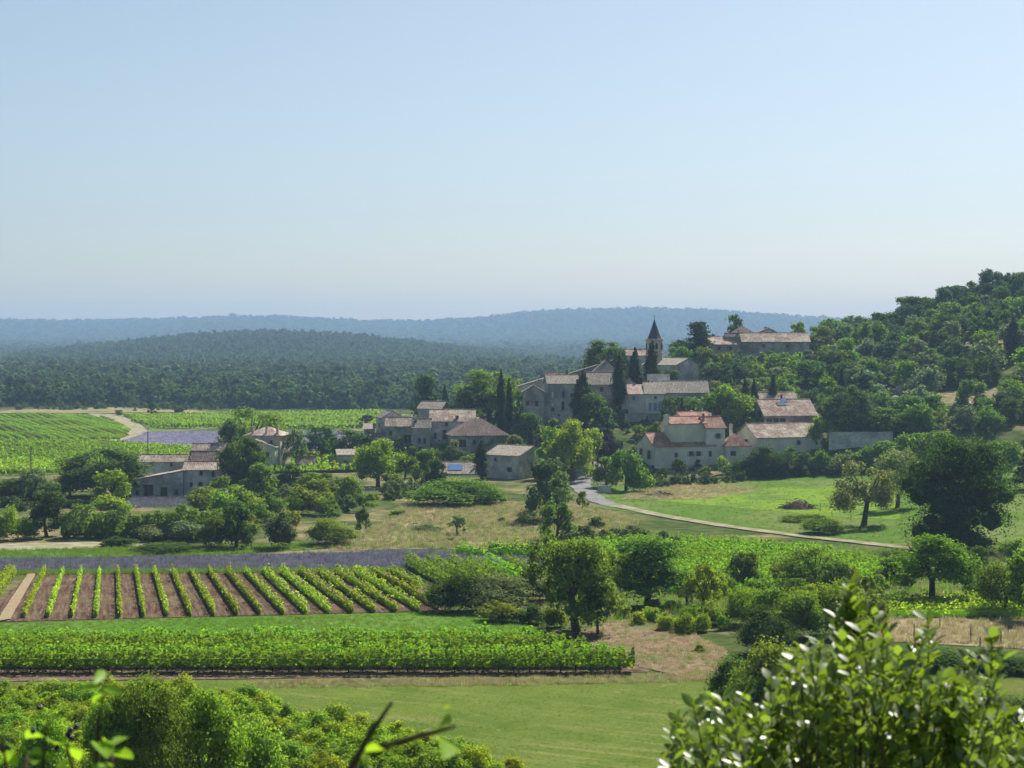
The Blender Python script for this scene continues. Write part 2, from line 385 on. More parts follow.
def tree_at(x, y, h, w, kind, color, label, cat='tree', name=None, group=None, trunk=True, cb=None, z=None, depth=None, px=None):
    """kind: round airy bush cypress pine; trunk -> Empty + crown + trunk, else the crown alone is the thing"""
    g = random.Random(NT[0]*31+5); NT[0] += 1
    wpx = w*F/max(y, 1) if px is None else px
    cls = 'S' if wpx < 24 else 'M' if wpx < 50 else 'L' if wpx < 100 else 'X'
    if cls == 'X' and kind != 'round': cls = 'L'
    if kind == 'cypress': cls = 'M'; w *= 1.25
    me = g.choice(proto(kind, cls)); zz = hz1(x, y) if z is None else z
    if cb is None: cb = {'round': .06, 'airy': .16, 'bush': 0, 'cypress': .02, 'pine': .1}[kind]
    if kind in ('round', 'airy') and h*(1-cb) > 1.35*w: cb = 1-1.35*w/h
    name = name or {'bush': 'shrub', 'cypress': 'cypress_tree', 'pine': 'pine_tree'}.get(kind, 'leafy_tree')
    d = depth or w*g.uniform(.85, 1.05)
    rot = g.uniform(0, 6.28)
    col = jit(COLR[color] if isinstance(color, str) else color, g)
    if trunk:
        t = thing(name, label, cat, (x, y, zz), 0, group)
        c = link('crown', me, None, t); c.location = (0, 0, h*cb)
        k = bpy.data.objects.new('trunk', g.choice(TR[:4])); COL.objects.link(k); k.parent = t
        k.rotation_euler = (0, 0, g.uniform(0, 6.28)); k.scale = (min(w*1.0, h*1.1), min(w*1.0, h*1.1), h)
    else:
        t = c = link(name, me); c.location = (x, y, zz+h*cb-(.15 if cb < .05 else 0)); tag(c, label, cat, group)
    c.rotation_euler = (0, 0, rot if kind != 'bush' or w/d < 1.3 else 0)
    c.scale = (w, d, h*(1-cb)); c.color = col
    return t
def T(px, by, ty, wpx, kind, color, label, cat='tree', name=None, D=None, **kw):
    if D is None: D = gD(px, by)
    p = at(px, by, D); zt = at(px, ty, D)[2]
    zg = hz1(p[0], D)
    if kind in ('round', 'airy', 'bush'): wpx *= 1.05
    return tree_at(p[0], D, zt-zg, wpx*D/F, kind, color, label, cat, name, **kw)

# ---------------------------------------------------------------- instanced stuff
def unit_clump(name, nc, cs, nl, style, seed, mat):
    me = crown(name, nc, cs, nl, style, seed); me.materials.clear(); me.materials.append(mat); return me
def tuft(name, n, seed, mat, spread=.5, hh=1.0, wd=.05):
    g = np.random.default_rng(seed); vs = []; ts = []
    for i in range(n):
        a, r = g.uniform(0, 6.28), spread*math.sqrt(g.random()); b = np.array((math.cos(a)*r, math.sin(a)*r, 0))
        la = g.uniform(0, 6.28); ln = g.uniform(.05, .4); h = hh*g.uniform(.5, 1)
        tip = b+np.array((math.cos(la)*ln*h, math.sin(la)*ln*h, h)); sd = np.array((-math.sin(a+la), math.cos(a+la), 0))*wd
        ts.append([len(vs), len(vs)+1, len(vs)+2]); vs += [b-sd, b+sd, tip]
    me = mesh_np(name, vs, None, ts); me.materials.append(mat); return me
def scatter(name, pts, scl, protos, label, cat, kind='stuff', tilt=0.0, group=None):
    pts = np.asarray(pts, np.float32); n = len(pts); g = np.random.default_rng(len(name)*7+n)
    me = mesh_np(name, pts)
    scl = np.asarray(scl, np.float32)
    if scl.ndim == 1: scl = np.repeat(scl[:, None], 3, 1)
    a = me.attributes.new('scl', 'FLOAT_VECTOR', 'POINT'); a.data.foreach_set('vector', scl.ravel())
    a = me.attributes.new('rot', 'FLOAT_VECTOR', 'POINT')
    rot = np.stack([g.normal(0, tilt+1e-6, n), g.normal(0, tilt+1e-6, n), g.uniform(0, 6.28, n)], 1).astype(np.float32)
    a.data.foreach_set('vector', rot.ravel())
    col = bpy.data.collections.new(name+'_forms')
    for i, p in enumerate(protos):
        o = bpy.data.objects.new(f'{name}_form_{i}', p); col.objects.link(o)
    ng = bpy.data.node_groups.new(name+'_nodes', 'GeometryNodeTree')
    ng.interface.new_socket('Geometry', in_out='INPUT', socket_type='NodeSocketGeometry')
    ng.interface.new_socket('Geometry', in_out='OUTPUT', socket_type='NodeSocketGeometry')
    ns, ls = ng.nodes, ng.links
    gi = ns.new('NodeGroupInput'); go = ns.new('NodeGroupOutput')
    ip = ns.new('GeometryNodeInstanceOnPoints'); ci = ns.new('GeometryNodeCollectionInfo')
    ci.inputs['Collection'].default_value = col; ci.inputs['Separate Children'].default_value = True; ci.inputs['Reset Children'].default_value = True
    ls.new(gi.outputs[0], ip.inputs['Points']); ls.new(ci.outputs[0], ip.inputs['Instance']); ip.inputs['Pick Instance'].default_value = True
    ri = ns.new('FunctionNodeRandomValue'); ri.data_type = 'INT'; ri.inputs[4].default_value = 0; ri.inputs[5].default_value = len(protos)-1
    ls.new(ri.outputs[2], ip.inputs['Instance Index'])
    for nm, sk in (('scl', 'Scale'), ('rot', 'Rotation')):
        na = ns.new('GeometryNodeInputNamedAttribute'); na.data_type = 'FLOAT_VECTOR'; na.inputs['Name'].default_value = nm
        ls.new(na.outputs[0], ip.inputs[sk])
    ls.new(ip.outputs[0], go.inputs[0])
    o = link(name, me); md = o.modifiers.new('scatter', 'NODES'); md.node_group = ng
    return tag(o, label, cat, group, kind)

# ---------------------------------------------------------------- ground sheets and polygons in plan
def inpoly(poly, X, Y):
    X = np.asarray(X); Y = np.asarray(Y); c = np.zeros(X.shape, bool); n = len(poly)
    for i in range(n):
        x1, y1 = poly[i]; x2, y2 = poly[(i+1) % n]
        k = (y1 > Y) != (y2 > Y)
        with np.errstate(divide='ignore', invalid='ignore'):
            c ^= k & (X < (x2-x1)*(Y-y1)/(y2-y1+1e-12)+x1)
    return c
def pxpoly(pts): return [gp(*p) for p in pts]
def sheet(name, poly, dz, mat, label=None, cat=None, kind='structure', step=None):
    ys = [p[1] for p in poly]; y0, y1 = min(ys)+1e-3, max(ys)-1e-3
    step = step or max(1.5, (y1-y0)/60); n = max(2, int((y1-y0)/step)); V = []; Q = []; K = 24
    for i in range(n+1):
        y = y0+(y1-y0)*i/n; xs = []
        for k in range(len(poly)):
            (a, b), (c, d) = poly[k], poly[(k+1) % len(poly)]
            if (b > y) != (d > y): xs.append(a+(c-a)*(y-b)/(d-b))
        x = np.linspace(min(xs), max(xs), K+1)
        # ragged natural edge
        wob = (.25*math.sin(y*1.7+len(name))+.2*math.sin(y*.63))*min(1, (max(xs)-min(xs))*.08)
        x[0] += wob; x[-1] += wob*.8
        z = hz(x, np.full(K+1, y))+dz
        V += [(x[k], y, z[k]) for k in range(K+1)]
        if i:
            b = (i-1)*(K+1)
            Q += [(b+k, b+k+1, b+K+2+k, b+K+1+k) for k in range(K)]
    me = mesh_np(name, V, Q); o = link(name, me, mat); return tag(o, label, cat, None, kind)
def pts_in(poly, n, g):
    xs = [p[0] for p in poly]; ys = [p[1] for p in poly]; out = []
    X = g.uniform(min(xs), max(xs), n*4); Y = g.uniform(min(ys), max(ys), n*4)
    k = inpoly(poly, X, Y); X, Y = X[k][:n], Y[k][:n]
    return np.stack([X, Y, hz(X, Y)], 1)

# ---------------------------------------------------------------- vine rows
def vine_row_mesh(name, p0, p1, h, w, card, per_m, zlow, seed, plant=1.2, rag=.2, pvar=.75):
    g = np.random.default_rng(seed); p0 = np.array(p0); p1 = np.array(p1); L = np.linalg.norm(p1-p0)
    n = max(20, int(L*per_m)); t = g.uniform(-.3, L, n)
    ph = g.uniform(0, 3)
    k = np.round(t/plant); pg = np.random.default_rng(seed+1).uniform(pvar, 1.15, 4000)[k.astype(int)]
    t = np.clip(t+(k*plant-t)*.22+ph*.2, 0, L)
    a = g.uniform(0, 2*math.pi, n); r = np.sqrt(g.uniform(.45, 1, n))
    hh = (h-zlow)/2*pg
    cx = np.cos(a)*r*w/2*pg; cz = zlow+hh+np.sin(a)*r*hh
    sp = g.random(n) < .08; cz[sp] += g.uniform(0, rag, sp.sum())*h
    d = (p1-p0)/L; nn = np.array((-d[1], d[0]))
    X = p0[0]+d[0]*t+nn[0]*cx; Y = p0[1]+d[1]*t+nn[1]*cx
    Z0 = hz(X, Y)
    Nn = np.stack([nn[0]*np.cos(a), nn[1]*np.cos(a), np.sin(a)+.3], 1)
    v, q = cards(np.stack([X, Y, Z0+cz], 1), Nn, card, g)
    # opaque box core inside the leaves, in the same leaf material
    K = max(2, int(L/2)); tt = np.linspace(0, L, K+1); V2 = []; Q2 = []
    for s, f in ((-1, .0), (1, .0)): pass
    for i, q_ in enumerate(tt):
        x, y = p0+d*q_; z = hz1(x, y)
        for (sx, sz) in ((-.28, .15), (.28, .15), (.2, .82), (-.2, .82)):
            V2.append((x+nn[0]*w*sx*.5, y+nn[1]*w*sx*.5, z+zlow+(h-zlow)*sz*.62))
        if i:
            b = (i-1)*4
            Q2 += [(b+j, b+(j+1) % 4, b+4+(j+1) % 4, b+4+j) for j in range(4)]
    V = np.concatenate([v, np.array(V2)]); Q = np.concatenate([q, np.array(Q2)+len(v)])
    # origin at the row's start
    o = np.array((p0[0], p0[1], hz1(*p0)))
    return mesh_np(name, V-o, Q), o
def vine_row(p0, p1, h, w, card, per_m, zlow, seed, mat, label, group, name='vine_row', **kw):
    me, o = vine_row_mesh(name, p0, p1, h, w, card, per_m, zlow, seed, **kw)
    ob = link(name, me, mat); ob.location = o
    return tag(ob, label, 'vine row', group)
# ---------------------------------------------------------------- buildings
class House:
    def __init__(s, name, label, px, yb, D, cat='house', group=None):
        s.o = at(px, yb, D); s.D = D
        s.root = thing(name, label, cat, s.o, 0, group); s.m = D/F   # metres per pixel here
    def part(s, name, mb, mat, xf, parent=None, uv=None):
        me = mb.mesh(name, xf)
        if uv is not None: add_uv(me, uv)
        o = link(name, me, mat, parent or s.root); return o
    def block(s, px, yeave, hpx, wpx, dpx, yaw=0, roof='x', rise=None, wall='stone_grey', rmat='roof_tan', over=.35,
              win=(), chim=(), dD=0, down=3.0, rlabel=None, wlabel=None, flat_mid=None):
        """near vertical corner at pixel px, eave at yeave, wall hpx high; widths in pixels (along each face's own length)"""
        m = s.m; D = s.D+dD; c = at(px, yeave, D)-s.o; ze = c[2]
        w = wpx*m; d = dpx*m; h = hpx*m+down; th = R(yaw)
        x0, x1 = (0, w) if yaw >= 0 else (-w, 0); y0, y1 = 0, d
        ct, st = math.cos(th), math.sin(th)
        def xf(p): return (c[0]+p[0]*ct-p[1]*st, c[1]+p[0]*st+p[1]*ct, ze+p[2])
        span = (y1-y0) if roof in ('x', 'shed', 'hip') else (x1-x0)
        rise = rise*m if rise is not None else span/2*.32
        ym = (y0+y1)/2; xm = (x0+x1)/2; k = .02
        W = MB()
        if roof == 'x': W.prism([(y0,-h),(y1,-h),(y1,-k),(ym,rise-.05),(y0,-k)], 'x', x0, x1)
        elif roof == 'y': W.prism([(x0,-h),(x1,-h),(x1,-k),(xm,rise-.05),(x0,-k)], 'y', y0, y1)
        elif roof == 'shed': W.prism([(y0,-h),(y1,-h),(y1,rise-.05),(y0,-k)], 'x', x0, x1)
        elif roof == 'shedl': W.prism([(x0,-h),(x1,-h),(x1,rise-.05),(x0,-k)], 'y', y0, y1)
        elif roof == 'shedr': W.prism([(x0,-h),(x1,-h),(x1,-k),(x0,rise-.05)], 'y', y0, y1)
        else: W.box(x0, x1, y0, y1, -h, -k)
        wo = s.part('wall', W, M[wall], xf)
        if wlabel: wo['label'] = wlabel
        rs = MB(); o = over
        t = .14
        if roof == 'x':
            sl = rise/(span/2); e = .12
            rs.slab([(x0-o,y0-o,t-sl*o+e*0),(x1+o,y0-o,t-sl*o),(x1+o,ym,rise+t),(x0-o,ym,rise+t)], t)
            rs.slab([(x0-o,ym+.004,rise+t),(x1+o,ym+.004,rise+t),(x1+o,y1+o,t-sl*o),(x0-o,y1+o,t-sl*o)], t)
        elif roof == 'y':
            sl = rise/(span/2)
            rs.slab([(x0-o,y0-o,t-sl*o),(xm,y0-o,rise+t),(xm,y1+o,rise+t),(x0-o,y1+o,t-sl*o)], t)
            rs.slab([(xm+.004,y0-o,rise+t),(x1+o,y0-o,t-sl*o),(x1+o,y1+o,t-sl*o),(xm+.004,y1+o,rise+t)], t)
        elif roof == 'shed':
            sl = rise/span; rs.slab([(x0-o,y0-o,t-sl*o),(x1+o,y0-o,t-sl*o),(x1+o,y1+o,rise+t+sl*o),(x0-o,y1+o,rise+t+sl*o)], t)
        elif roof == 'shedl':
            sl = rise/span; rs.slab([(x0-o,y0-o,t-sl*o),(x1+o,y0-o,rise+t+sl*o),(x1+o,y1+o,rise+t+sl*o),(x0-o,y1+o,t-sl*o)], t)
        elif roof == 'shedr':
            sl = rise/span; rs.slab([(x0-o,y0-o,rise+t+sl*o),(x1+o,y0-o,t-sl*o),(x1+o,y1+o,t-sl*o),(x0-o,y1+o,rise+t+sl*o)], t)
        elif roof == 'hip':
            e = min(d/2, w/2*.98); X0, X1, Y0, Y1 = x0-o, x1+o, y0-o, y1+o; zz = t-.1; r1 = (xm-max(0.01, w/2-e), ym, rise+t); r2 = (xm+max(0.01, w/2-e), ym, rise+t)
            A, B, Cc, Dd = (X0,Y0,zz),(X1,Y0,zz),(X1,Y1,zz),(X0,Y1,zz)
            rs.add([A,B,Cc,Dd,r1,r2,(X0,Y0,zz-t),(X1,Y0,zz-t),(X1,Y1,zz-t),(X0,Y1,zz-t)],
                   [(0,1,5,4),(1,2,5),(2,3,4,5),(3,0,4),(0,6,7,1),(1,7,8,2),(2,8,9,3),(3,9,6,0),(6,9,8,7)])
        if roof == 'x': rs.tube([(x0-o, ym, rise+t-.02), (x1+o, ym, rise+t-.02)], [.13, .13], 6)
        elif roof == 'y': rs.tube([(xm, y0-o, rise+t-.02), (xm, y1+o, rise+t-.02)], [.13, .13], 6)
        ro = None
        if rs.v:
            ro = s.part('roof', rs, M[rmat], xf, None, th)
            if rlabel: ro['label'] = rlabel
        if roof == 'flat':
            rs.box(x0-.1, x1+.1, y0-.1, y1+.1, 0, .2); ro = s.part('roof', rs, M[rmat], xf, None, th)
        # windows: (face, u px from the near corner, v px below the eave to the window top, w px, h px, kind)
        for wi in win:
            face, u, v, ww, wh = wi[:5]; kd = wi[5] if len(wi) > 5 else 'glass'
            u *= m; v *= m; ww *= m; wh *= m; fr = MB(); pn = MB()
            def bx(mb, a0, a1, b0, b1, dep0, dep1):
                if face == 'f':
                    if yaw >= 0: mb.box(x0+a0, x0+a1, y0-dep1, y0-dep0, -b1, -b0)
                    else: mb.box(x1-a1, x1-a0, y0-dep1, y0-dep0, -b1, -b0)
                elif face == 'l': mb.box(x0-dep1, x0-dep0, y0+a0, y0+a1, -b1, -b0)
                else: mb.box(x1+dep0, x1+dep1, y0+a0, y0+a1, -b1, -b0)
            f_ = .09
            bx(fr, u-f_, u, v-f_, v+wh+f_, .003, .07); bx(fr, u+ww, u+ww+f_, v-f_, v+wh+f_, .003, .07)
            bx(fr, u, u+ww, v-f_, v, .003, .07); bx(fr, u-f_, u+ww+f_, v+wh, v+wh+.1, .003, .14)
            if ww > .8 and kd == 'glass': bx(fr, u+ww/2-.03, u+ww/2+.03, v, v+wh, .02, .05)
            if kd == 'glass': bx(pn, u, u+ww, v, v+wh, .004, .015)
            else: bx(pn, u, u+ww, v, v+wh, .004, .05)
            wn = s.part('window' if kd != 'door' else 'door', fr, M['frame' if kd == 'glass' else 'stone_grey'], xf)
            if kd == 'glass' and wall != 'stone_dark' and .35 < ww < 1.6 and wh > .8 and (int(px)+len(s.root.children)) % 3:
                for side in (-1, 1):
                    sb = MB(); sw = ww*.5; a0 = u-f_-sw if side < 0 else u+ww+f_
                    bx(sb, a0+.01, a0+sw-.01, v, v+wh, .003, .05); s.part('shutter', sb, M[('wood', 'shutter_grey', 'shutter_blue')[int(px) % 3]], xf, wn)
            s.part('pane' if kd == 'glass' else 'shutter', pn, M[{'glass': 'glass', 'blue': 'shutter_blue', 'white': 'shutter_white', 'door': 'wood'}[kd]], xf, wn)
        # chimneys: (u px along the front, y frac, height px above eave level, width px)
        if not chim and ro is not None and wpx > 19 and roof in ('x', 'y', 'hip'): chim = [(wpx*(.22+.5*((px*7.3) % 1)), .62, (rise/m)*.8+3.2, 1.9)]
        for ch in chim:
            u, fy, hp, cw = ch[:4]; cm = ch[4] if len(ch) > 4 else wall
            xx = (x0+u*m) if yaw >= 0 else (x1-u*m); yy = y0+(y1-y0)*fy; a = cw*m/2; cb = MB()
            cb.box(xx-a, xx+a, yy-a*.8, yy+a*.8, -.3, hp*m-.25); cb.box(xx-a-.07, xx+a+.07, yy-a*.8-.07, yy+a*.8+.07, hp*m-.246, hp*m-.12)
            cb.box(xx-a*.7, xx+a*.7, yy-a*.5, yy+a*.5, hp*m-.116, hp*m)
            s.part('chimney', cb, M[cm], xf, ro)
        return xf, ro
# ================================================================ THE SETTING
# ---- terrain sheet
ys = np.concatenate([np.arange(-240, 90, 10), np.arange(90, 700, 3.0), 700*1.022**np.arange(0, 110)])
ss = np.concatenate([-2.6+np.arange(0, 20)*.1, np.linspace(-.6, .75, 260), .75+.1*np.arange(1, 19)])
YY, SS = np.meshgrid(ys, ss, indexing='ij'); XX = SS*(np.abs(YY)+60)
ZZ = hz(XX, YY)
nr, nc = XX.shape
V = np.stack([XX, YY, ZZ], -1).reshape(-1, 3)
ii, jj = np.meshgrid(np.arange(nr-1), np.arange(nc-1), indexing='ij'); b = (ii*nc+jj).ravel()
me = mesh_np('terrain', V, np.stack([b, b+1, b+nc+1, b+nc], 1), smooth=True)
m, nt, ns, ls = new_mat('ground_cover')
g_ = N(ns, 'ShaderNodeNewGeometry'); pos = g_.outputs['Position']
c = ramp(ns, ls, noise(ns, ls, .35, 5, .7, pos), [(.3, (.035,.055,.018)), (.5, (.065,.095,.028)), (.68, (.12,.13,.05))])
dry = ramp(ns, ls, noise(ns, ls, .05, 4, .65, pos), [(.48, 0.0), (.62, 1.0)])
dc = ramp(ns, ls, noise(ns, ls, .8, 4, .7, pos), [(.3, (.14,.12,.055)), (.7, (.30,.25,.14))])
c = mixc(ns, ls, c, dc, dry)
sx = N(ns, 'ShaderNodeSeparateXYZ'); ls.new(pos, sx.inputs[0])
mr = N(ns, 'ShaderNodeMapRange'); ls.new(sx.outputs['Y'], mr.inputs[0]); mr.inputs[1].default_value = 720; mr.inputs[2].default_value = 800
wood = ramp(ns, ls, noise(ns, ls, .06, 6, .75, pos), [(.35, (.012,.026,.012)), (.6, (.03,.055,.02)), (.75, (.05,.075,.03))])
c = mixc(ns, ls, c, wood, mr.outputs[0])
bs = N(ns, 'ShaderNodeBsdfPrincipled'); ls.new(c, bs.inputs['Base Color']); bs.inputs['Roughness'].default_value = 1; bs.inputs['Specular IOR Level'].default_value = 0
bp = N(ns, 'ShaderNodeBump'); bp.inputs['Strength'].default_value = .7; bp.inputs['Distance'].default_value = .3
ls.new(noise(ns, ls, 3, 4, .7, pos), bp.inputs['Height']); ls.new(bp.outputs[0], bs.inputs['Normal'])
o_ = N(ns, 'ShaderNodeOutputMaterial'); ls.new(bs.outputs[0], o_.inputs[0])
tag(link('ground', me, m), 'grassy valley floor rising into wooded hills', 'ground', None, 'structure')

# ---- field sheets
def mown(name, c1, c2, c3, sc=.5, wave=0, s3=.08, st3=(.45,.6)):
    m = surf(name, c1, c2, sc, c3, s3, 1, bump=.7, bscale=9, fine=(6, .3), st3=st3)
    return m
G_ol = mown('grass_olive', (.080,.125,.022), (.108,.152,.030), (.145,.155,.048))
G_fv = mown('grass_between_vines', (.07,.125,.03), (.095,.155,.035), (.12,.15,.05))
G_br = mown('grass_bright', (.070,.165,.018), (.09,.20,.025), (.11,.20,.035))
G_me = mown('grass_meadow', (.075,.14,.026), (.11,.185,.035), (.15,.185,.06), s3=.05)
G_mg = mown('grass_mid', (.07,.12,.03), (.10,.16,.045), (.15,.17,.07))
G_ye = mown('grass_yellowgreen', (.14,.22,.026), (.18,.27,.036), (.11,.18,.04), s3=.1)
DRY = surf('dry_grass', (.20,.175,.09), (.30,.255,.145), .5, (.13,.15,.06), .09, 1, bump=.8, bscale=5, fine=(4,.3), st3=(.5,.62))
SOIL = surf('red_soil', (.095,.055,.040), (.15,.095,.07), 1.2, (.19,.13,.10), .3, 1, bump=.9, bscale=4, fine=(3,.3))
DSOIL = surf('brown_soil', (.08,.05,.04), (.14,.095,.07), 1.2, (.18,.14,.09), .5, 1, bump=.9, bscale=4, fine=(3,.4))
SAND = surf('pale_track', (.27,.23,.17), (.34,.295,.225), 1, (.20,.20,.11), .4, 1, fine=(5,.12))
PINK = surf('pinkish_dry_field', (.25,.175,.12), (.33,.235,.165), .6, (.27,.235,.135), .1, 1, bump=.6, bscale=6, fine=(4,.25))
LAVG = surf('lavender_ground', (.09,.085,.10), (.14,.13,.15), 1, (.11,.13,.07), .2, 1, bump=.5)
ASPH = surf('road_surface', (.19,.185,.18), (.25,.24,.23), 1.5, (.17,.17,.17), .4, .9, bump=.2, fine=(5,.12))
POLY = {
 'near': pxpoly([(-80,684),(300,681),(640,678),(760,672),(820,700),(900,768),(900,785),(-80,785)]),
 'strip': pxpoly([(-80,647),(-80,627),(200,619),(478,612),(545,631),(560,640),(420,645)]),
 'soil': pxpoly([(-20,622),(8,622),(448,611),(403,571.5),(220,572),(30,574.5)]),
 'track': pxpoly([(-3,623),(10,622.5),(36,574.5),(28,574.5)]),
 'nvs': pxpoly([(-80,684),(640,675),(700,655),(610,630),(540,637),(-80,650)]),
 'lav': pxpoly([(-80,574),(60,574),(220,571.5),(400,570.5),(560,566),(600,562),(420,551),(200,557),(-80,561)]),
 'green': pxpoly([(-80,560),(200,556),(330,549),(330,544),(210,547),(-80,552)]),
 'track2': pxpoly([(-80,552),(20,551),(140,547),(150,541),(-20,545),(-80,546)]),
 'dry1': pxpoly([(330,551),(470,549),(620,548),(640,520),(590,508),(520,503),(400,505),(385,525),(320,535)]),
 'pinkf': pxpoly([(404,520),(430,525),(500,520),(545,511),(540,504),(500,501),(440,504),(412,511)]),
 'mead': pxpoly([(600,508),(640,514),(720,526),(800,536),(905,546),(1120,552),(1140,470),(900,464),(830,470),(740,478),(640,484),(590,488)]),
 'yel': pxpoly([(640,500),(760,510),(900,520),(900,490),(840,486),(700,489)]),
 'drymead': pxpoly([(622,500),(700,500),(760,490),(700,481),(640,486)]),
 'dry2': pxpoly([(598,644),(640,668),(700,682),(742,672),(722,648),(690,634),(640,624),(606,622)]),
 'dryr': pxpoly([(850,640),(1120,655),(1120,622),(900,619),(860,622)]),
 'grr': pxpoly([(900,700),(1120,720),(1120,664),(900,660)]),
 'orch': pxpoly([(540,632),(640,622),(900,619),(1120,622),(1120,560),(900,550),(620,530),(560,545)]),
 'ff1': pxpoly([(-120,441),(120,440),(131,431),(112,420),(80,416.5),(-120,413.5)]),
 'ff2': pxpoly([(-120,478),(140,474),(140,444),(60,441),(-120,443)]),
 'ffgrass': pxpoly([(-120,452),(60,452),(150,446),(150,441),(-120,441)]),
 'ftrack': pxpoly([(60,446),(165,441),(145,429),(128,418),(110,414),(88,413.5),(118,424),(130,436),(112,440),(60,441.5)]),
 'flav': pxpoly([(115,446),(350,446),(450,444),(440,433),(330,431),(145,433)]),
 'ff3': pxpoly([(140,446.5),(480,446.5),(480,468),(120,474)]),
 'ff4': pxpoly([(122,417),(380,413),(600,413.5),(600,426),(370,428),(150,428)]),
 'ffg2': pxpoly([(146,431.5),(450,432),(450,428),(150,427.5)]),
 'sandb': pxpoly([(-20,413.4),(85,413.4),(190,413),(215,413.3),(200,411),(150,409.0),(90,408.2),(20,409.5)]),
}
def mown_mat():
    m, nt, ns, ls = new_mat('mown_grass'); g1 = N(ns, 'ShaderNodeNewGeometry')
    mp = N(ns, 'ShaderNodeMapping'); mp.inputs['Rotation'].default_value = (0, 0, R(28)); ls.new(g1.outputs['Position'], mp.inputs['Vector'])
    m2 = N(ns, 'ShaderNodeMapping'); m2.inputs['Scale'].default_value = (.07, .8, 1); ls.new(mp.outputs[0], m2.inputs['Vector'])
    c = ramp(ns, ls, noise(ns, ls, .16, 4, .65, g1.outputs['Position']), [(.35, (.078,.122,.022)), (.65, (.118,.155,.034))])
    st = ramp(ns, ls, noise(ns, ls, 1, 3, .6, m2.outputs[0]), [(.52, 0.0), (.72, .7)]); c = mixc(ns, ls, c, (.20,.195,.075), st)
    pt = ramp(ns, ls, noise(ns, ls, .45, 2, .5, g1.outputs['Position']), [(.66, 0.0), (.74, .5)]); c = mixc(ns, ls, c, (.26,.24,.13), pt)
    f = ramp(ns, ls, noise(ns, ls, 5, 3, .8, g1.outputs['Position']), [(.3, .72), (.7, 1.28)]); c = mixc(ns, ls, c, f, 1.0, 'MULTIPLY')
    b = N(ns, 'ShaderNodeBsdfDiffuse'); ls.new(c, b.inputs[0]); bp = N(ns, 'ShaderNodeBump'); bp.inputs['Strength'].default_value = .6; bp.inputs['Distance'].default_value = .1
    ls.new(noise(ns, ls, 7, 3, .7, g1.outputs['Position']), bp.inputs['Height']); ls.new(bp.outputs[0], b.inputs['Normal'])
    o = N(ns, 'ShaderNodeOutputMaterial'); ls.new(b.outputs[0], o.inputs[0]); return m
def furrow_mat():
    m, nt, ns, ls = new_mat('furrowed_red_soil'); g1 = N(ns, 'ShaderNodeNewGeometry')
    mp = N(ns, 'ShaderNodeMapping'); mp.vector_type = 'POINT'; mp.inputs['Rotation'].default_value = (0, 0, -R(12.5))
    ls.new(g1.outputs['Position'], mp.inputs['Vector']); m2 = N(ns, 'ShaderNodeMapping'); m2.inputs['Scale'].default_value = (2.6, .16, 1); ls.new(mp.outputs[0], m2.inputs['Vector'])
    f = noise(ns, ls, 1, 3, .7, m2.outputs[0]); c = ramp(ns, ls, f, [(.32, (.055,.034,.026)), (.52, (.105,.068,.05)), (.72, (.18,.13,.10))])
    f2 = ramp(ns, ls, noise(ns, ls, 3.5, 3, .8, g1.outputs['Position']), [(.3, .7), (.7, 1.3)]); c = mixc(ns, ls, c, f2, 1.0, 'MULTIPLY')
    f3 = ramp(ns, ls, noise(ns, ls, .12, 3, .6, g1.outputs['Position']), [(.5, 0.0), (.7, .5)]); c = mixc(ns, ls, c, (.16,.14,.07), f3)
    b = N(ns, 'ShaderNodeBsdfPrincipled'); ls.new(c, b.inputs['Base Color']); b.inputs['Roughness'].default_value = 1; b.inputs['Specular IOR Level'].default_value = 0
    bp = N(ns, 'ShaderNodeBump'); bp.inputs['Strength'].default_value = 1; bp.inputs['Distance'].default_value = .15; ls.new(f, bp.inputs['Height']); ls.new(bp.outputs[0], b.inputs['Normal'])
    o = N(ns, 'ShaderNodeOutputMaterial'); ls.new(b.outputs[0], o.inputs[0]); return m
def fld(key, name, mat, label, dz=.05, cat='field'):
    return sheet(name, POLY[key], dz, mat, label, cat)
fld('near', 'near_field', mown_mat(), 'mown olive green grass field at the foot of the picture')
fld('nvs', 'vineyard_soil', DSOIL, 'brown soil under the dense near vine rows', .045)
fld('strip', 'grass_strip', G_br, 'bright green strip of grass between the vineyards', .06)
fld('soil', 'red_soil_plot', furrow_mat(), 'reddish ploughed soil of the open vineyard', .05)
fld('track', 'farm_track', PINK, 'pale track along the left side of the red soil', .17, 'track')
fld('lav', 'lavender_plot', LAVG, 'greyish ground of the dull violet lavender strip')
fld('green', 'verge', G_br, 'bright green verge beyond the lavender strip')
fld('track2', 'dirt_track', SAND, 'pale dirt track under the long hedge', .04, 'track')
fld('dry1', 'dry_meadow', DRY, 'straw coloured rough meadow in the middle of the valley')
fld('pinkf', 'dry_field', PINK, 'pinkish dry field below the village', .08)
fld('mead', 'meadow', G_me, 'sloping green meadow below the large villa', .04)
fld('yel', 'clover_meadow', G_ye, 'yellow green band of the meadow', .07)
fld('drymead', 'worn_grass', DRY, 'dry grass near the villa shrubs', .09)
fld('dry2', 'dry_clearing', surf('reddish_earth', (.17,.115,.08), (.26,.185,.125), .5, (.14,.15,.07), .16, 1, bump=.8, bscale=5, fine=(4,.3), st3=(.5,.62)), 'dry reddish clearing right of the near vines', .075)
fld('dryr', 'fenced_dry_field', PINK, 'dry fenced ground behind the leafy bush')
fld('grr', 'grass_patch', G_ol, 'olive grass patch at the right edge', .06)
fld('orch', 'orchard_grass', G_mg, 'grass under the orchard oaks', .03)
fld('ff1', 'far_vineyard_ground', G_fv, 'green ground of the far vineyard')
fld('ff2', 'far_green_field', G_fv, 'far green field left of the farm', .045)
fld('ffgrass', 'far_fallow', G_mg, 'greyish green fallow strip before the far vineyard', .09)
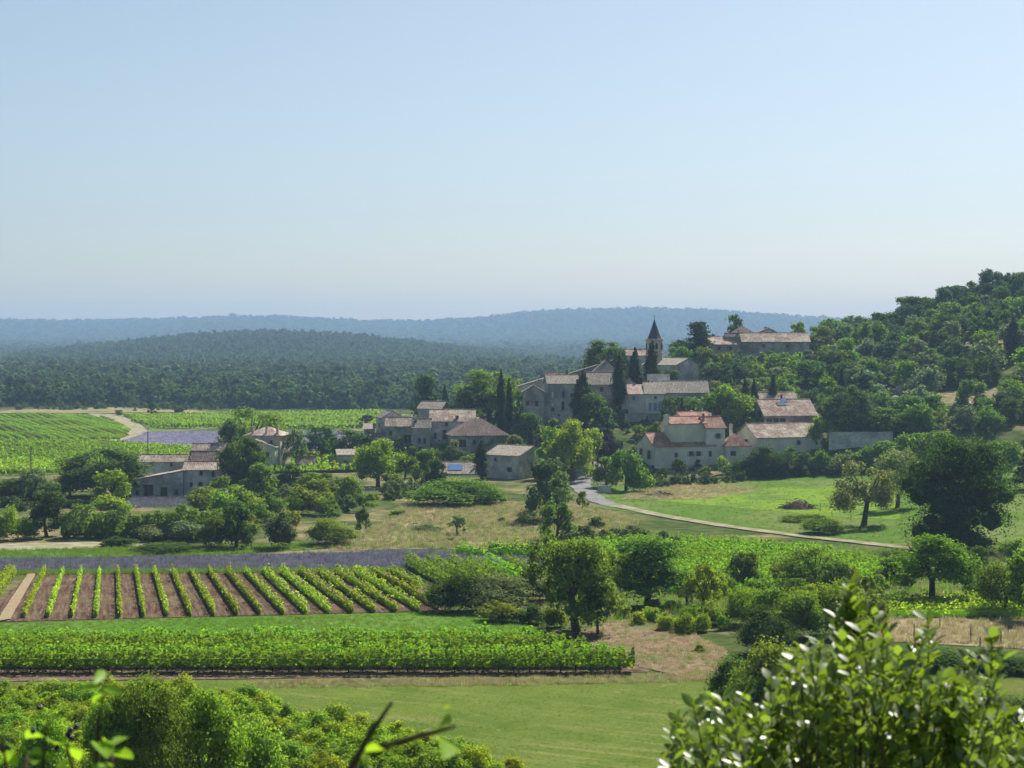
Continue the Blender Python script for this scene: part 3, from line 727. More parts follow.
fld('ff3', 'far_grass_field', G_ye, 'green field just behind the farm roofs', .05)
fld('ff4', 'far_crop_field', G_ye, 'long bright green field at the forest edge', .05)
fld('ffg2', 'far_grass_strip', G_me, 'grass strip between far vines and lavender', .09)
fld('flav', 'far_lavender_plot', surf('violet_ground', (.19,.17,.25), (.24,.215,.31), .2, (.17,.17,.2), .05, 1), 'violet ground of the far lavender field', .07)
fld('ftrack', 'far_track', SAND, 'pale track bending round the far vineyard', .13, 'track')
fld('sandb', 'sandy_bank', DRY, 'pale sandy bank along the forest edge', .2, 'bank')
def ribbon(name, pts, w, dz, mat, label):
    P = [np.array(gp(*p)) for p in pts]; Q = []
    for i in range(len(P)-1):
        for k in range(8): Q.append(P[i]+(P[i+1]-P[i])*k/8)
    Q.append(P[-1]); V = []; FQ = []
    Q = np.array(Q)
    for _ in range(6): Q[1:-1] = (Q[:-2]+Q[1:-1]*2+Q[2:])/4
    for i, q in enumerate(Q):
        d = Q[min(i+1, len(Q)-1)]-Q[max(0, i-1)]; d /= np.linalg.norm(d); n = np.array((-d[1], d[0]))
        ww = (w[0]+(w[1]-w[0])*i/(len(Q)-1))*(1+.08*math.sin(i*1.3))
        for s in (-1, -.5, .5, 1):
            x, y = q+n*s*ww/2; V.append((x, y, hz1(x, y)+dz))
        if i: b = (i-1)*4; FQ += [(b+k, b+k+1, b+5+k, b+4+k) for k in range(3)]
    return tag(link(name, mesh_np(name, V, FQ), mat), label, name, None, 'structure')
ribbon('road', [(606,462),(590,470),(581,478),(580,486),(588,494),(600,502),(622,508)], (4.6,3.6), .12, ASPH, 'narrow pale grey road climbing to the village')
ribbon('path', [(615,506),(660,516),(720,526),(800,537),(850,542),(905,549)], (2.9,2.2), .15, SAND, 'pale path crossing the valley below the meadow')
ribbon('side_track', [(905,549),(935,553),(958,562),(962,575)], (2.4,2.6), .11, SAND, 'sandy track bending past the big dark oak')

# ================================================================ STUFF: woods, lavender, grass
FW = leaf_mat('woodland_leaves', (.050,.084,.040), trans=.4, var=.25)
FW2 = leaf_mat('woodland_leaves_light', (.066,.108,.048), trans=.4, var=.25)
WP = [unit_clump(f'wood_form_{i}', 150, .17, 9, 'round', 900+i, FW if i % 3 else FW2) for i in range(6)]
WFAR = [unit_clump(f'far_wood_form_{i}', 26, .4, 6, 'round', 940+i, FW if i % 2 else FW2) for i in range(4)]
g = np.random.default_rng(3)
def wood(y0, y1, n, s0, s1, u0, u1, excl=None):
    Y = np.sqrt(g.uniform(y0**2, y1**2, n)); U = g.uniform(u0, u1, n); X = (U-512)/F*Y
    k = np.ones(n, bool)
    if excl is not None: k = ~excl(X, Y, U)
    dens = .5+.5*np.sin(X*.021+Y*.013)*np.sin(Y*.017-X*.008+1)
    k &= g.random(n) < (.72+.4*dens)
    X, Y = X[k], Y[k]; Z = hz(X, Y)
    big = g.uniform(s0, s1, len(X))*(1+.35*(g.random(len(X)) < .12)); hh = big*g.uniform(.75, 1.1, len(X))
    return np.stack([X, Y, Z-.6], 1), np.stack([big, big, hh], 1)
def ex1(X, Y, U):
    return ((Y < 792) & (U < 232) & (U > -60)) | ((Y < 770) & (U < 640)) | ((U > 640) & (Y < 700))
P_, S_ = wood(765, 1450, 9500, 6, 10, -260, 700, ex1)
scatter('oak_forest', P_, S_, WP, 'dense dark green oak forest filling the plain beyond the fields', 'forest')
P_, S_ = wood(1450, 2900, 30000, 6, 9.5, -260, 760)
scatter('hill_forest', P_, S_, WFAR, 'hazy blue green forest covering the long low middle hill', 'forest')
P_, S_ = wood(3000, 6900, 16000, 15, 26, -300, 1150)
S_[:, 2] *= .55
scatter('ridge_forest', P_, S_, WFAR, 'bluish woods on the farthest ridge below the sky', 'forest')

LAVM = leaf_mat('lavender_leaf', (.155,.155,.20), trans=.4, var=.3, yel=(1, 1, 1))
LAVV = leaf_mat('lavender_flower', (.29,.27,.385), trans=.45, var=.2, yel=(1, 1, 1))
LT = [tuft(f'lavender_form_{i}', 60, 50+i, LAVM, .55, .6, .03) for i in range(3)]
LT2 = [tuft(f'lavender_flower_form_{i}', 40, 60+i, LAVV, .6, .6, .06) for i in range(3)]
def rowpts(poly, ang, sp, along, g, jitter=.15):
    P = np.array(poly); c, s = math.cos(ang), math.sin(ang); A = P@np.array([[c, -s], [s, c]])
    out = []
    for v in np.arange(A[:, 1].min(), A[:, 1].max(), sp):
        u = np.arange(A[:, 0].min(), A[:, 0].max(), along)+g.uniform(-jitter, jitter)
        vv = v+g.normal(0, jitter*.6, len(u)); X = u*c-vv*s; Y = u*s+vv*c
        k = inpoly(poly, X, Y); X, Y = X[k], Y[k]; out.append(np.stack([X, Y, hz(X, Y)], 1))
    return np.concatenate(out)
p = rowpts(POLY['lav'], R(3), 1.6, .8, g); scatter('lavender', p, g.uniform(.75, 1.15, len(p)), LT, 'dull violet grey lavender strip beyond the red soil vineyard', 'lavender')
p = rowpts(POLY['flav'], R(2), 2.0, 1.5, g); scatter('lavender', p, g.uniform(.9, 1.3, len(p)), LT2, 'violet lavender in flower behind the farm', 'lavender')
fp = pxpoly([(128,509),(205,505),(208,498),(130,499)])
p = rowpts(fp, 0, 1.6, 1.3, g); scatter('lavender', p, g.uniform(1.0, 1.4, len(p)), LT, 'grey violet lavender bushes in front of the farm wall', 'lavender')
GS = [tuft(f'straw_form_{i}', 26, 70+i, leaf_mat('straw_blades', (.27,.25,.145), trans=.45, var=.3, yel=(1.2, 1.15, .9)), .4, .5, .02) for i in range(1)]
STRM = GS[0].materials[0]
GS += [tuft(f'straw_form_{i}', 26, 80+i, STRM, .4, .55, .02) for i in range(2)]
GGM = leaf_mat('grass_blades', (.12,.20,.04), trans=.4, gloss=0, var=.3)
GG = [tuft(f'grass_form_{i}', 26, 90+i, GGM, .4, .5, .025) for i in range(3)]
def grass(polykey, n, protos, s0, s1, label, name='grass'):
    p = pts_in(POLY[polykey] if isinstance(polykey, str) else polykey, n, g)
    k = np.sin(p[:, 0]*.21+p[:, 1]*.13)*np.sin(p[:, 1]*.17-p[:, 0]*.07)+g.normal(0, 1.2, len(p)) > -.6
    p = p[k]; scatter(name, p, g.uniform(s0, s1, len(p)), protos, label, 'grass')
grass(pxpoly([(250,683),(640,677),(760,668),(700,684),(400,689),(250,690)]), 1700, GS, .5, .9, 'dry grass fringe along the front of the near vines', 'dry_grass')
grass('dry1', 6500, GS+GG[:1], .8, 1.6, 'tall straw coloured grass in the rough meadow', 'dry_grass')
grass('pinkf', 1200, GS, .5, 1.0, 'short dry grass in the pinkish field', 'dry_grass')
grass('dry2', 1300, GS+GG[:1], .4, .9, 'dry grass tufts in the reddish clearing', 'dry_grass')
grass('dryr', 1500, GS, .6, 1.3, 'dry grass in the fenced ground at right', 'dry_grass')
grass('mead', 5000, GG, .4, .9, 'long green grass of the meadow below the villa', 'grass')
grass('drymead', 1500, GS, .8, 1.3, 'dry grass near the villa shrubs', 'dry_grass')
grass('near', 26000, GG, .15, .35, 'short mown grass of the near field', 'grass')
grass('orch', 9000, GG+GS[:1], .8, 1.6, 'rough grass under the orchard oaks', 'grass')
grass('strip', 6000, GG, .4, .7, 'bright green grass between the vineyards', 'grass')
grass('green', 2500, GG, .6, 1.2, 'green grass beyond the lavender strip', 'grass')
grass(pxpoly([(-60,575.5),(60,575.5),(400,572),(400,570),(-60,573)]), 1500, GG, .8, 1.4, 'weedy grass at the head of the red soil rows', 'grass')

# ================================================================ VINES
VL = leaf_mat('vine_leaves', (.16,.28,.026), trans=.42, var=.35)
VB = leaf_mat('young_vine_leaves', (.24,.34,.035), trans=.5, var=.35)
VF = leaf_mat('far_vine_leaves', (.22,.34,.035), trans=.45, var=.25)
for i, D in enumerate((142.3, 144.5, 146.7, 148.9, 151.1, 153.3)):
    xr = (9.6, 9.0, 7.6, 6.2, 4.4, 2.6)[i]
    if i == 0:
        t = thing('vine_row', 'front row of the dense near vines, with bare trunks over the brown soil', 'vine row', (-58, D, hz1(-58, D)), 0, 'dense hedge like vine rows')
        me, o0 = vine_row_mesh('vine_foliage', (-58, D), (xr, D), 1.85, 2.0, .25, 170, .4, 300)
        f = link('foliage', me, VL, t)
        tm = MB(); tm.tube([(0, 0, -.1), (.04, 0, .35), (-.02, .03, .85)], [.06, .045, .04], 6); tme = tm.mesh('vine_trunk'); tme.materials.append(M['barkd'])
        for k in range(56):
            x = -58+.6+k*1.2
            if x < -42 or x > xr: continue
            q = bpy.data.objects.new('trunk', tme); COL.objects.link(q); q.parent = t; q.location = (x+58+random.uniform(-.1, .1), random.uniform(-.08, .08), 0); q.rotation_euler = (0, 0, random.uniform(0, 6))
    else:
        vine_row((-58, D), (xr, D), 1.85, 2.1, .25, 150, .3, 300+i, VL, ('second','third','fourth','fifth','last')[i-1]+' row back of the dense near vines', 'dense hedge like vine rows')
# red soil rows (converge towards the far end of the tilted plot)
nrw = 0
for k in range(0, 23):
    xb = 24+24.0*k
    def X_at(y): return 110+(xb-110)*(430-y)/(430-620)
    yb = 619-max(0, (xb-100))*.02; yt = 574
    while X_at(yb) > 440-35*(612-yb)/40 and yb > yt: yb -= .5
    if yb-yt < 4: continue
    xt = X_at(yt)
    nrw += 1
    vine_row(gp(X_at(yb), yb), gp(xt, yt), 1.2 if k < 12 else 1.3, .46 if k < 12 else .7, .24, 36 if k < 12 else 44, .06, 340+k, VB,
             'thin light green vine row on red soil' if k < 12 else 'fuller light green vine row on red soil, right side of the plot', 'vine rows on the red soil' if k < 12 else 'fuller vine rows on the red soil', plant=1.2, rag=.45, pvar=.35)
vine_row(gp(-12, 606), gp(12, 576), 1.6, 1.5, .25, 60, .05, 380, VB, 'bushy light green vine row left of the pale track', 'vine rows on the red soil')
# small plots
for k, x in enumerate((408, 429, 449, 467, 486, 505)):
    vine_row(gp(x, 566), gp(x+38-k*2, 587-k*1.5), 1.8, 1.5, .26, 60, .1, 390+k, VL, 'short rounded vine row between the red soil plot and the grey scrub', 'short vine rows beside the scrub')
vine_row(gp(456, 554), gp(484, 557), 1.8, 1.6, .26, 60, .1, 400, VL, 'short isolated vine row in front of the straw meadow', None)
vine_row(gp(489, 556), gp(600, 560), 1.8, 1.6, .26, 60, .1, 401, VL, 'vine row running behind the twisted middle oak', None)
vine_row(gp(489, 551), gp(600, 554), 1.7, 1.6, .26, 60, .1, 402, VL, 'farther vine row in front of the straw meadow', None)
def rows_in(poly, ang, sp, h, w, card, per, mat, label, group, seed, **kw):
    P = np.array(poly); c, s = math.cos(ang), math.sin(ang); A = P@np.array([[c, -s], [s, c]]); n = 0
    for v in np.arange(A[:, 1].min()+sp/2, A[:, 1].max(), sp):
        u = np.arange(A[:, 0].min(), A[:, 0].max(), .5); X = u*c-v*s; Y = u*s+v*c; k = inpoly(poly, X, Y)
        if k.sum() < 6: continue
        a, b = u[k].min(), u[k].max()
        vine_row((a*c-v*s, a*s+v*c), (b*c-v*s, b*s+v*c), h, w, card, per, .08, seed+n, mat, label, group, **kw); n += 1
rows_in(pxpoly([(570,548),(650,544),(730,547),(820,556),(905,570),(890,590),(700,600),(590,578)]), R(-14), 2.4, 1.7, 1.9, .28, 80, VL,
        'bright green vine row of the central plot below the path', 'vine rows below the path', 420)
rows_in(pxpoly([(862,618),(1110,619),(1110,606),(960,602),(880,604)]), R(1), 2.1, 1.3, 1.5, .24, 60, VB, 'very bright low vine row beside the fenced dry ground', 'bright vine rows by the dry ground', 470)
rows_in(POLY['ff1'], math.atan2(1, (-260-512)/F), 2.9, 1.05, .55, .34, 26, VF, 'thin row of the far striped vineyard', 'rows of the far striped vineyard', 500)
rows_in(pxpoly([(-100,476),(130,473),(130,463),(-100,461)]), R(-5), 3.2, 1.3, 1.5, .5, 12, VF, 'low green row of the field beside the dome shaped trees', 'rows of the far green field', 600)
p = rowpts(POLY['ff4'], R(4), 3.0, 1.6, g); scatter('far_vines', p, g.uniform(1.5, 2.0, len(p)), [unit_clump(f'far_vine_form_{i}', 22, .4, 3, 'bush', 800+i, VF) for i in range(3)], 'long bright green vineyard along the forest edge', 'vineyard')
p = rowpts(POLY['ff2'], R(-4), 3.0, 1.6, g); p = p[~inpoly(pxpoly([(-130,476),(160,473),(160,463),(-130,461)]), p[:, 0], p[:, 1])]
scatter('far_vines', p, g.uniform(.9, 1.3, len(p)), [unit_clump(f'low_vine_form_{i}', 22, .4, 3, 'bush', 810+i, VF) for i in range(3)], 'low green vines in the far field left of the farm', 'vineyard')
p = rowpts(POLY['ff3'], R(2), 3.0, 1.6, g); scatter('far_vines', p, g.uniform(1.2, 1.6, len(p)), [unit_clump(f'vine_form_{i}', 22, .4, 3, 'bush', 820+i, VF) for i in range(3)], 'green vines in the field behind the farm roofs', 'vineyard')
# bush vines at the foot of the picture, one by one
pb = pxpoly([(-40,698),(90,699),(235,706),(345,733),(560,789),(-40,789)])
vp = rowpts(pb, R(62), 2.0, 1.75, g, .25)
for q in vp:
    s = random.uniform(1.9, 2.8)
    if random.random() < .08: continue
    tree_at(q[0], q[1], s*random.uniform(.7, .95), s*1.05, 'bush', random.choice(('bright', 'bright', 'yellow', 'yellow', 'fresh')), 'leafy bush vine in the foreground vineyard at lower left', 'vine', 'grape_vine', group='bush vines in the foreground', trunk=False)
for (x, y, w, h) in ((625,618,18,15),(636,625,20,16),(652,622,22,17),(668,630,26,20),(684,634,28,24),(700,632,26,22),(690,618,26,16),(712,620,24,16),(672,612,20,14),(655,608,18,12),(722,630,20,20)):
    T(x, y, y-h, w, 'bush', 'yellow' if x < 680 else 'bright', 'bright leafy bush vine beside the dry clearing', 'vine', 'grape_vine', group='bush vines beside the clearing', trunk=False)
# ================================================================ BUILDINGS
# villa
H = House('villa', 'large pale villa with red tiled roofs on two levels above the meadow', 655, 475, 388)
H.block(655, 446.5, 29, 66, 44, 20, 'x', 12, 'plaster_beige', 'roof_red', win=[('f',38,6,4.2,4.2),('f',46,6,4.2,4.2),('f',60,6,2.4,5),('f',22,7,2.4,4),('l',11,5,6,8),('l',31,4,6,8),('l',14,20,7,6,'door')])
H.block(671, 423.6, 28, 39, 24, 20, 'x', 6, 'plaster_beige', 'roof_red', dD=2.6, chim=[(-3,.2,9,4.5)], win=[])
H.block(682, 417.2, 26, 32, 20, 20, 'x', 4.5, 'plaster_beige', 'roof_red', dD=7.5)
H.block(706.5, 427.5, 30, 21, 27, 20, 'x', 10, 'plaster_beige', 'roof_red', dD=4.2, win=[('f',11,6.5,4,4.5)], chim=[(1,.35,14,2,'roof_red'),(13,.7,14,3)])
# extension
H = House('annex', 'low annex with a red hipped roof between the villa and the long house', 726, 470, 392)
H.block(726, 446.5, 20, 25, 24, 12, 'hip', 12, 'plaster_beige', 'roof_red', win=[('f',5,5,5,4)], chim=[(11,.7,22,2.6,'plaster_pale')])
# long house
H = House('long_house', 'long low house with a beige gable and one wide brown tiled roof', 757, 470, 396)
H.block(757, 437.6, 26, 75, 45, 21, 'x', 12.5, 'plaster_beige', 'roof_tan', win=[('f',46,4,3,4),('l',20,3,5,5)])
tag(bpy.data.objects[H.root.name], None)
# stone wall
def wall_thing(name, label, px0, px1, yt, hpx, D, mat, th=.6):
    p = at(px0, yt+hpx, D); w = (px1-px0)*D/F; h = hpx*D/F; mb = MB(); mb.box(0, w, 0, th, -2, h); mb.box(-.05, w+.05, -.06, th+.06, h+.003, h+.12)
    o = link(name, mb.mesh(name), M[mat]); o.location = p; return tag(o, label, 'wall')
wall_thing('stone_wall', 'long bluish grey stone retaining wall right of the long house', 829, 893, 432.5, 20, 399, 'stone_grey')
# house with skylights
H = House('farmhouse', 'wide tiled house with skylights and a posted loggia, among trees above the long house', 765, 428, 408)
xf, ro = H.block(765, 415.5, 14, 54, 50, 10, 'x', 15, 'stone_dark', 'roof_pink', win=[('f',2,3,5,7),('f',9,3,5,7),('f',16,3,5,7)])  # loggia bays: dark panes on a solid wall stand in for the shade inside
H.block(763, 403.5, 14, 38, 34, 10, 'x', 11, 'stone_dark', 'roof_tan', dD=12, chim=[(22,.2,9,1.8,'roof_brown')])
def roof_panel(H, xf, ro, u, v, w, d, sl, mat, name, rise0=.25):
    m = H.m; mb = MB(); z = lambda y: y*sl+rise0
    mb.slab([(u*m, v*m, z(v*m)), ((u+w)*m, v*m, z(v*m)), ((u+w)*m, (v+d)*m, z((v+d)*m)), (u*m, (v+d)*m, z((v+d)*m))], .08)
    me = mb.mesh(name, xf); return link(name, me, M[mat], ro)
roof_panel(H, xf, ro, 18, 14, 9, 6, 15/25, 'white', 'skylight'); roof_panel(H, xf, ro, 24, 20, 6, 4.5, 15/25, 'panel', 'skylight')
# white houses in the middle of the village
H = House('stone_house', 'grey stone house with a steep gable left of the white fronted houses', 617, 425, 428)
H.block(617, 388.5, 36, 26, 40, 0, 'y', 9, 'stone_grey', 'roof_grey', dD=4, win=[('f',2,18,2.2,6),('f',12,14,2.4,5)])
H = House('white_house', 'small white fronted house with a pinkish lean-to roof', 629, 418, 424)
H.block(629, 394, 22, 16, 18, 0, 'shed', 8, 'plaster_white', 'roof_pink', win=[('f',4,3,2,2.5)])
H = House('shuttered_house', 'pale house front with three blue shutters and a tan roof', 645.4, 418, 424)
H.block(645.4, 393.6, 22, 19, 18, 0, 'shed', 9.5, 'plaster_pale', 'roof_pale', win=[('f',3.5,9.5,2.6,7,'blue'),('f',8.6,9.5,2.6,7,'blue'),('f',13,9.5,2.2,7,'blue'),('f',9,3,2,2)])
H = House('ivy_house', 'broad grey house with pale stone slab roof, right of the blue shutters', 665, 420, 426)
H.block(665, 392.5, 30, 43, 36, 0, 'x', 11, 'stone_grey', 'roof_pale', win=[('f',8,8,3,4),('f',24,8,3,4)])
wall_thing('terrace_wall', 'dark stone terrace wall under the white house fronts', 625, 662, 414.3, 12, 421, 'stone_dark', 1.5)
wall_thing('garden_wall', 'light stone garden wall in front of the church cypress', 647, 670, 374.5, 11, 436, 'stone_grey', .6)
# church
H = House('church', 'village church with round stone bell tower and dark pointed spire', 676, 379, 455, 'church')
H.block(676, 365, 18, 44, 36, -45, 'x', 6.5, 'stone_grey', 'roof_pale', win=[('f',12,5,2,4)])
tc = at(654.3, 362, 463)-H.o; m_ = 463/F
def hm(y): return (362-y)*m_
ident = lambda p: (p[0]+tc[0], p[1]+tc[1], p[2]+tc[2])
t_ = MB(); rw = 8.3*m_
t_.lathe([(rw, -6), (rw, hm(354)), (rw*1.05, hm(353.6)), (rw*1.05, hm(352.6)), (rw*.985, hm(352.2)), (rw*.985, hm(341)), (rw*1.08, hm(340.6)), (rw*1.08, hm(339)), (rw*.9, hm(338.8))], 16)
tw = H.part('tower', t_, M['stone_warm'], ident)
for a in range(8):
    ang = a*math.pi/4+.2; ca, sa = math.cos(ang), math.sin(ang); wb = MB()
    for s0, s1, dd, z0, z1 in ((-.34, .34, .03, hm(349.5), hm(344.3)), (-.22, .22, .03, hm(344.3)+.002, hm(343))):
        wb.add([(ca*(rw+q)-sa*s, sa*(rw+q)+ca*s, z) for z in (z0, z1) for q in (-.3, dd) for s in (s0, s1)], [(0,1,3,2),(4,6,7,5),(0,4,5,1),(2,3,7,6),(0,2,6,4),(1,5,7,3)])
    H.part('belfry_opening', wb, M['glass'], ident, tw)  # dark solid blocks, their colour standing in for the shade inside the openings
s_ = MB(); s_.lathe([(rw*.93, hm(339.2)), (rw*.72, hm(335.5)), (rw*.46, hm(330)), (rw*.2, hm(323.5)), (.06, hm(319.4))], 8, rot=.39)
sp = H.part('spire', s_, M['slate'], ident)
c_ = MB(); z = hm(319.4); c_.box(-.06, .06, -.06, .06, z-.3, z+1.15); c_.box(-.33, .33, -.05, .05, z+.6, z+.72); c_.lathe([(.05, z-.1), (.2, z+.05), (.05, z+.2)], 8)
H.part('cross', c_, M['metal'], ident, sp)
H = House('presbytery', 'small house with a pink roof and white gable beside the church tower', 627, 366, 476)
H.block(627, 355.3, 14, 21, 20, 8, 'x', 5.5, 'plaster_white', 'roof_pink', win=[('f',6,3,2.4,3)], chim=[(16,.5,7,1.5,'stone_warm')])
# upper left group
H = House('dark_gabled_house', 'dark stone house with a front gable at the left end of the upper row', 523, 425, 420)
H.block(523, 392, 34, 21, 30, 0, 'y', 6.5, 'stone_dark', 'roof_grey', win=[('f',3,9,3,4),('f',12,9,3,5),('f',8,22,4,6)])
H = House('tall_house', 'tall grey house with white and dark shutters at the top of the left slope', 548, 425, 426)
H.block(548, 383.4, 44, 31, 28, 6, 'x', 8, 'stone_grey', 'roof_pale', win=[('f',3.6,8.5,2,6,'white'),('f',3.6,20,2.2,3,'white'),('f',3.6,24.5,2.4,3.2),('f',14.5,8,2.2,6),('f',14,18.5,2.2,8),('f',23,10,2,4),('f',10,31,1.6,1.6)])
H.block(543.5, 393, 34, 5, 8, 0, 'flat', 2, 'stone_grey', 'roof_pale', dD=-.4)
H = House('row_house', 'pale roofed house sloping up behind the dark gabled house', 519, 405, 441)
H.block(519, 386.3, 22, 28, 26, 0, 'shedl', 8.5, 'stone_grey', 'roof_pale', chim=[(20,.3,11,1.8)])
H = House('row_house', 'red roofed house with two dark chimneys behind the tall grey house', 546, 400, 447)
H.block(546, 380, 22, 22, 24, 0, 'x', 6.5, 'stone_warm', 'roof_red', chim=[(1,.1,6.5,2,'roof_brown'),(21,.3,10,2.4,'roof_brown')])
H = House('row_house', 'dark grey roofed house at the top of the left row, under the big round tree', 567, 395, 456)
H.block(567, 374.6, 22, 30, 24, 0, 'shedl', 9, 'stone_dark', 'roof_grey')
H = House('barn', 'wide pale grey roofed barn between the tall house and the cypresses', 588, 402, 437, 'barn')
H.block(588, 384.2, 20, 29, 34, 0, 'x', 11.5, 'stone_dark', 'roof_pale', win=[('f',12,3,3,4)])
H = House('dark_gabled_house', 'dark house whose gable rises above the wide pale grey barn roof', 594, 390, 450)
H.block(594, 371, 18, 23, 22, 0, 'y', 10.5, 'stone_dark', 'roof_pale')
# hilltop farm
H = House('hilltop_farm', 'large stone farm with long pale roofs crowning the hill', 708, 365, 502, 'farm')
H.block(708, 344.3, 20, 36, 30, 15, 'x', 7.5, 'stone_warm', 'roof_pink', win=[('f',10.5,2.5,2.6,3),('f',22,2.5,2.4,3),('f',9.5,14.5,3,3.5)], chim=[(8,.5,9.5,2,'plaster_white'),(12.5,.6,10,3,'roof_brown')])
H.block(742.5, 341.6, 22, 67, 32, 0, 'x', 8.5, 'stone_dark', 'roof_tan', dD=1.5, win=[('f',20,3,2.5,3),('f',44,3,2.5,3)])
H.block(731, 334, 14, 25, 24, 0, 'hip', 8, 'stone_warm', 'roof_brown', dD=11)
H.block(755, 334.3, 14, 27, 22, 0, 'y', 6, 'stone_dark', 'roof_brown', dD=10)
H.block(726, 336.5, 12, 16, 9, 0, 'x', 3, 'stone_warm', 'roof_brown', dD=4.5, chim=[(13,.5,7,1.6)])
H.block(695.5, 351.5, 16, 13, 20, 0, 'flat', 1, 'stone_grey', 'roof_pale', dD=2, win=[('f',4,5.5,3,3.2)])
# lower left group
H = House('gabled_cottage', 'cottage with a dark front gable and white chimney, left of the lower group', 382, 440, 426)
H.block(382, 417.6, 26, 22, 22, 20, 'y', 6, 'stone_grey', 'roof_grey', win=[('f',8,6,2,3),('l',8,6,3,3)], chim=[(20.5,.2,7.5,1.6,'plaster_white')])
H.block(364, 429, 12, 10, 12, 0, 'shed', 4, 'stone_warm', 'roof_pale', dD=-1, win=[('f',3,3,3,4)])
H.block(371.5, 436, 6, 16, 8, 0, 'shed', 2, 'stone_dark', 'roof_grey', dD=-4)
H = House('stone_house', 'small house on top of the lower group with a pale roof and dark right gable', 441, 430, 446)
H.block(441, 408.6, 20, 25, 24, -20, 'x', 6.5, 'stone_grey', 'roof_pale', win=[('f',8,3,2,3)])
H = House('stone_house', 'dark stone house with open arches left of centre in the lower group', 386, 448, 419)
H.block(386, 426, 30, 27, 26, 0, 'x', 8, 'stone_dark', 'roof_tan', win=[('f',3,5,3,4),('f',18,9,7,8),('f',19,19,6,6),('f',8,14,3,4)])  # open arches: dark panes on the wall give the shade of the hollows
H = House('stone_house', 'narrow house with two dark windows and a pale roof in the lower group', 413, 448, 413)
H.block(413, 427.3, 28, 17, 22, 0, 'x', 8, 'stone_grey', 'roof_pale', win=[('f',5,11,2.4,5),('f',10.5,11,2.4,5)], chim=[(2,.3,7,2.5,'roof_brown')])
H = House('stone_house', 'grey house with the broadest tan roof above the big hipped roof', 430, 450, 416)
H.block(430, 421.2, 34, 44, 40, 0, 'x', 10.5, 'stone_grey', 'roof_tan', win=[('f',13,9,3,9),('f',15.5,1,2,4),('f',4,12,2.2,5)], chim=[(27,.1,5.5,3,'roof_brown')])
H = House('hip_roofed_house', 'house under a big dusky hipped roof at the right of the lower group', 453, 450, 405)
H.block(453, 435.8, 30, 55, 44, 10, 'hip', 15.5, 'stone_dark', 'roof_brown', over=.6, win=[('f',6,4,7,7),('f',20,4,3,5),('f',38,4,3,4),('l',8,3,4,5)])
H = House('field_barn', 'plain grey stone barn with a broad right gable, lowest building of the village', 519, 485, 373, 'barn')
H.block(519, 456, 30, 41, 50, -35, 'x', 8.5, 'stone_grey', 'roof_pale', win=[('f',28,3,2,3),('f',10,12,3,4),('r',22,8,3,4)])
H = House('low_house', 'low pale roofed house with a blue solar panel beside a cypress', 440, 482, 383)
xf, ro = H.block(440, 473.6, 12, 36, 38, 0, 'x', 10, 'plaster_pale', 'roof_pale', chim=[(34,.2,8,1.8)])
roof_panel(H, xf, ro, 8, 4, 14, 10, 10/19, 'panel', 'solar_panel')
H = House('ruined_shed', 'light stone shed half hidden left of the bright green tree', 338, 470, 403, 'shed')
H.block(338, 455, 18, 22, 15, 10, 'shed', 4, 'stone_warm', 'roof_pale', win=[('f',6,6,3,4)])
H = House('outbuilding', 'small outbuilding with a pinkish roof right of the manor', 297, 468, 408, 'shed')
H.block(297, 463, 8, 17, 14, 0, 'x', 6, 'stone_dark', 'roof_pink', win=[('f',6,2,2.5,3)])
H = House('low_shed', 'low field shed with a pale slab roof at the edge of the dry meadow', 370, 503, 343, 'shed')
H.block(370, 497, 8, 23, 20, -15, 'x', 7, 'stone_grey', 'roof_pale', win=[('f',8,1.5,3,3)])
H = House('low_shed', 'smaller broken shed right of the pale slab roofed shed', 384, 503, 347, 'shed')
H.block(384, 497.5, 6, 12, 12, 0, 'shed', 5, 'stone_dark', 'roof_grey')
# manor
H = House('manor', 'tall manor with a reddish hipped roof and three chimneys behind a big tree', 280, 463, 406)
H.block(280, 435.8, 28, 37, 32, -12, 'hip', 7.5, 'stone_warm', 'roof_pink', win=[('f',8,5,2.4,5),('f',18,5,2.4,5),('r',8,6,4,6),('r',20,6,4,6),('r',8,18,4,6)], chim=[(4,.12,10,2.4),(15.5,.12,9.5,2.2),(30,.12,9.5,2.2)])
H.block(275, 447.5, 18, 19, 12, -5, 'shedr', 7, 'plaster_white', 'roof_grey', dD=-3.5, win=[('f',6,5,3,5)])
# farm at left
H = House('farm_barn', 'long stone barn with one low roof rising to the right, front of the left farm', 131, 498, 331, 'barn')
H.block(131, 480.5, 22, 52, 34, 0, 'shedl', 9.5, 'stone_grey', 'roof_pink', win=[('f',13,4.5,9,11),('f',30,7,6,9),('f',5,10,3,4),('f',44,9,3,5)])
H = House('farmhouse', 'two storey stone farmhouse with a small pink roof, right end of the left farm', 184, 498, 332)
H.block(184, 469.6, 30, 40, 27, 0, 'x', 6.8, 'stone_grey', 'roof_pink', win=[('f',16,1.5,2.4,4),('f',28,1.5,2.4,5),('f',6,13,2.4,4),('f',15,13,3,5),('f',27,14,2.4,4)])
H = House('back_barn', 'barn with a pale tan roof and small windows behind the low farm roof', 138.5, 475, 353, 'barn')
H.block(138.5, 461.6, 16, 47, 24, 0, 'x', 6, 'stone_grey', 'roof_tan', win=[('f',12,2,1.8,3),('f',32,1.5,1.8,3)], chim=[(1,.9,9,1.5,'plaster_white')])
H = House('back_house', 'brownish gabled house in the middle of the left farm', 190, 470, 361)
H.block(190, 459.8, 12, 26, 22, 0, 'x', 7.5, 'stone_dark', 'roof_brown', chim=[(-1,.3,6.5,2,'roof_brown')])
H = House('back_house', 'pale brown roofed house farthest back in the left farm', 192, 462, 373)
H.block(192, 452, 12, 32, 24, 0, 'x', 7.5, 'stone_warm', 'roof_tan')
